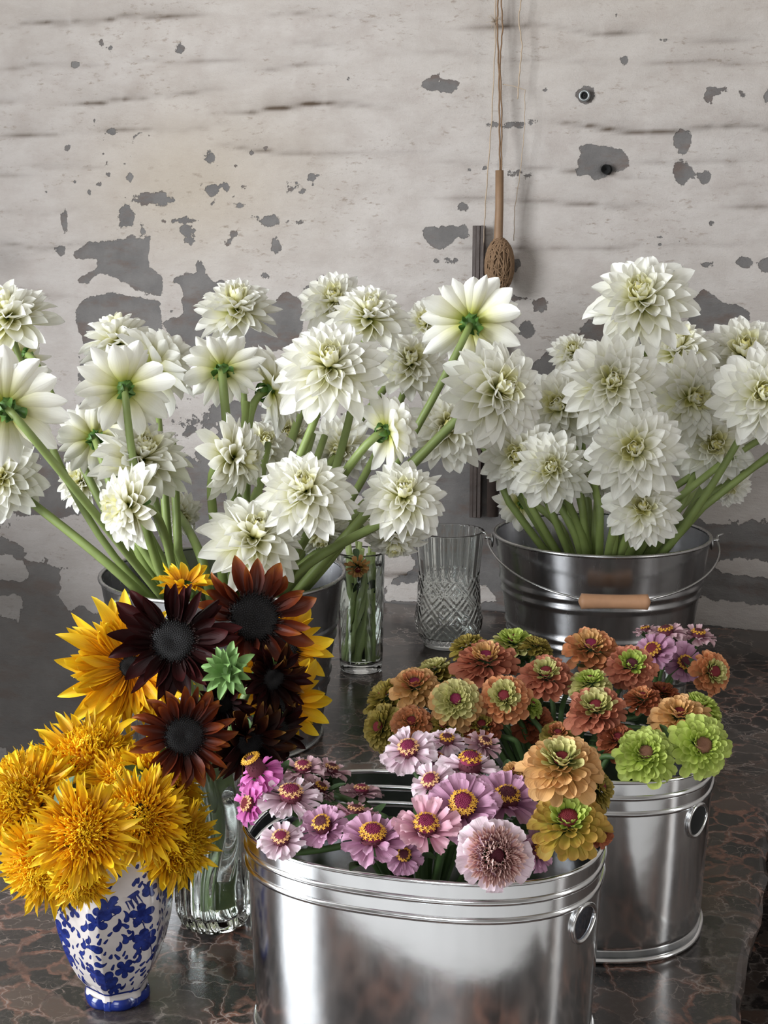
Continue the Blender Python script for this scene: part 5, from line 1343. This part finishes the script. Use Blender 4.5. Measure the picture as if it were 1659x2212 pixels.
def crystal(th, r, z):
    f = 0
    if z > .135:
        f = .035 * abs(math.cos(th * 12)) - .02
    elif z > .012:
        u = th * 8 / (2 * math.pi) * 1.0; v = z / .052
        du = abs((u % 1) - .5); dv = abs((v % 1) - .5); d = du + dv
        f = .028 * abs(math.sin(d * math.pi * 4)) - .014
    return (r * (1 + f) * math.cos(th), r * (1 + f) * math.sin(th))


glass_vase('crystal_vase', 'empty cut crystal vase with diamond pattern beside the pail with the wooden grip', 0.119, 2.475, interp([0, .008, .03, .05, .08, .14, .19, .215], [.045, .048, .060, .0625, .058, .0555, .0610, .0635], 90), .0045, 260, crystal, .02, .2)


def panels(th, r, z):
    f = .020 * abs(math.sin(th * 7)) + .012 * abs(math.sin(z * 100 + 2 * math.cos(th * 7))) * (z > .03)
    return (r * (1 + f) * math.cos(th), r * (1 + f) * math.sin(th))


G2 = (-0.040, 2.325)
glass_vase('tall_glass', 'tall patterned glass packed with pale green stems in water, behind the pail', G2[0], G2[1], interp([0, .006, .03, .21], [.034, .0365, .0375, .0405], 60), .003, 140, panels, .015, 0, .19)
rng = random.Random(9)
for k in range(16):
    a = rng.uniform(0, 6.28); r = .027 * math.sqrt(rng.random()); b = a + rng.uniform(1.5, 3.5); m = MB()
    p = Vector((G2[0] + r * math.cos(a), G2[1] + r * math.sin(a), TOP + .018)); q_ = Vector((G2[0] + .024 * math.cos(b), G2[1] + .024 * math.sin(b), TOP + rng.uniform(.20, .235)))
    root = empty('cut_flower', Matrix.Translation(p)); tag(root, 'pale green cut stem standing in the tall patterned glass', 'flower', 'cut stems in the tall patterned glass')
    pts = [p.lerp(q_, s / 5) + Vector((math.sin(s * 1.3 + k), math.cos(s + k), 0)) * .0012 for s in range(6)]
    m.tube([x - p for x in pts], .0040, 7); m.obj('stalk', M['palestem'], root)
    put('leaf', ZLEAF, root, Matrix.Translation(pts[3] - p) @ pmat(rng.uniform(0, 6), .002, 0, D2R(70), .028))
glass_vase('small_jar', 'small clear glass jar behind the second tub, holding a few pink zinnias', 0.36, 1.78, interp([0, .005, .02, .16], [.036, .040, .042, .044], 30), .003, 64, None, .008, 0, .11, 'jar')

# ------------------------------------------------------------------ things on the wall
root = empty('wood_strip', Matrix.Translation(wall_point(1027, 1117, .02)))
tag(root, 'dark weathered wooden strip fixed upright on the wall beside the twine ball', 'wood strip')
a = wall_point(1027, 1117, .022); b = wall_point(1027, 487, .022); L = (b - a).length
m = MB()
for k in range(3):
    off = (k - 1) * .0077
    m2 = MB(); m2.box((0, 0, 0), .0073, .014 + .003 * (k % 2), L)
    m.add([tuple(Vector(v) + Vector((off, 0, L / 2))) for v in m2.v], m2.f)
o = m.obj('strip', M['darkwood'], root, smooth=False, bevel=.0008); o.rotation_euler = (0, 0, math.atan2(WD.y, WD.x))

root = empty('hanging_pole', Matrix.Translation(wall_point(1064, 1115, .03)))
tag(root, 'thin dark brown pole on the wall below the twine ball, between the two dahlia bunches', 'pole')
base_ = wall_point(1064, 1115, .03)
m = MB(); m.tube([Vector((0, 0, 0)), wall_point(1072, 660, .03) - base_], .012, 10); m.obj('shaft', M['darkwood'], root)
m = MB()
for k in range(9):
    c_ = wall_point(1066, 985, .03) - base_ + Vector((0, 0, (k - 4) * .0034)); m.tube([c_ + Vector((.0145 * math.cos(i / 14 * 6.283), .0145 * math.sin(i / 14 * 6.283), .001 * math.sin(i))) for i in range(14)], .0022, 5, closed=True)
m.obj('twine_wrap', M['twine'], root)

ballc = wall_point(1079, 574, .060); root = empty('twine_ball', Matrix.Translation(ballc))
tag(root, 'brown ball of jute twine wound on a stick hanging against the wall', 'twine ball')
m = MB(); m.ball((0, 0, 0), .0245, .024, .047, 20, 14); rng = random.Random(4)
for k in range(64):
    ax = Vector((rng.gauss(0, 1), rng.gauss(0, 1), rng.gauss(0, .55))).normalized(); u = ax.orthogonal().normalized(); v = ax.cross(u); pts = []
    hgt = rng.uniform(-.35, .35); s_ = math.sqrt(1 - hgt * hgt)
    for i in range(26):
        t_ = i / 26 * 2 * math.pi; d = (u * math.cos(t_) + v * math.sin(t_)) * s_ + ax * hgt
        e = 1.0 + rng.uniform(0, .06); pts.append(Vector((d.x * .0262 * e, d.y * .0262 * e, d.z * .050 * e)))
    m.tube(pts, .00135, 5, closed=True)
o = m.obj('wound_twine', M['twine'], root)
m = MB(); s0 = wall_point(1079, 368, .055) - ballc; s1 = wall_point(1076, 530, .058) - ballc
m.tube([s0, s0.lerp(s1, .5) + Vector((.001, 0, 0)), s1, s1 + Vector((.001, 0, -.02))], [.0078, .0078, .0085, .015], 12); m.obj('stick', M['stick'], root)
m = MB(); m.tube([s1 + Vector((0, 0, .012)), s1 + Vector((0, 0, -.006)), s1 + Vector((0.001, 0, -.028))], [.0095, .015, .023], 12, cap=False); m.obj('wrapped_neck', M['twine'], root)

for i, (path, r, mat, lb) in enumerate([
    ([(1076, -15), (1074, 60), (1078, 160), (1079, 270), (1080, 372)], .0016, 'twine', 'dark doubled cord holding up the stick of the twine ball'),
    ([(1082, -15), (1086, 60), (1080, 130), (1084, 250), (1083, 372)], .0014, 'twine', 'frayed dark cord twisted beside the doubled one'),
    ([(1070, -15), (1070, 90), (1062, 260), (1050, 420), (1043, 545)], .0011, 'string', 'pale taut string slanting down left of the stick'),
    ([(1128, -15), (1120, 40), (1128, 100), (1122, 160), (1118, 214)], .0012, 'string', 'short tan string end dangling right of the cords'),
    ([(1086, 182), (1110, 186), (1134, 194), (1133, 280), (1124, 370), (1112, 450), (1110, 520)], .0007, 'string', 'thin wavy grey thread hanging down right of the stick')]):
    P = [wall_point(x, y, .030 if i < 2 else .026) for x, y in path]
    if i < 2: P[-1] = wall_point(*path[-1], .055)
    root = empty('cord', Matrix.Translation(P[-1])); tag(root, lb, 'cord', 'cords and strings hanging on the wall')
    m = MB(); fine_ = []
    for a, b in zip(P[:-1], P[1:]):
        for s in range(8): fine_.append(a.lerp(b, s / 8) + WD * .0006 * math.sin(len(fine_) * 1.7))
    fine_.append(P[-1]); m.tube([p - P[-1] for p in fine_], r, 6); m.obj('strand', M[mat], root)
    if i == 1:
        m = MB(); rng = random.Random(2); c_ = wall_point(1070, 48, .030) - P[-1]
        for k in range(40):
            d = Vector((rng.gauss(-.3, 1), rng.gauss(0, .4), rng.gauss(0, .8))).normalized() * rng.uniform(.006, .018); m.tube([c_, c_ + d * .6 + Vector((0, 0, .002)), c_ + d], .0003, 3)
        o = m.obj('frayed_fibres', M['string'], root); o['kind'] = 'stuff'
c_ = wall_point(1263, 207, .004)
root = empty('screw_anchor', Matrix.Translation(c_) @ Matrix.Rotation(math.atan2(WD.y, WD.x), 4, 'Z') @ Matrix.Rotation(math.pi / 2, 4, 'X'))
tag(root, 'small round metal anchor set in a chipped patch of the wall', 'anchor')
m = MB(); m.tube([Vector((.0085 * math.cos(i / 24 * 6.283), .0085 * math.sin(i / 24 * 6.283), .004)) for i in range(24)], .0028, 8, closed=True); m.obj('collar', M['screw'], root)
m = MB(); m.lathe([(.008, -.004), (.008, .002), (.001, .002)], 20); m.obj('socket', M['hole'], root)
c_ = wall_point(1310, 366, .002)
root = empty('drilled_hole', Matrix.Translation(c_) @ Matrix.Rotation(math.atan2(WD.y, WD.x), 4, 'Z') @ Matrix.Rotation(math.pi / 2, 4, 'X'))
tag(root, 'round dark drill hole in the largest chipped patch high on the wall', 'hole')
m = MB(); m.lathe([(.0092, -.01), (.0088, .010), (.0070, .006), (.001, .0)], 24); m.obj('plug', M['hole'], root)
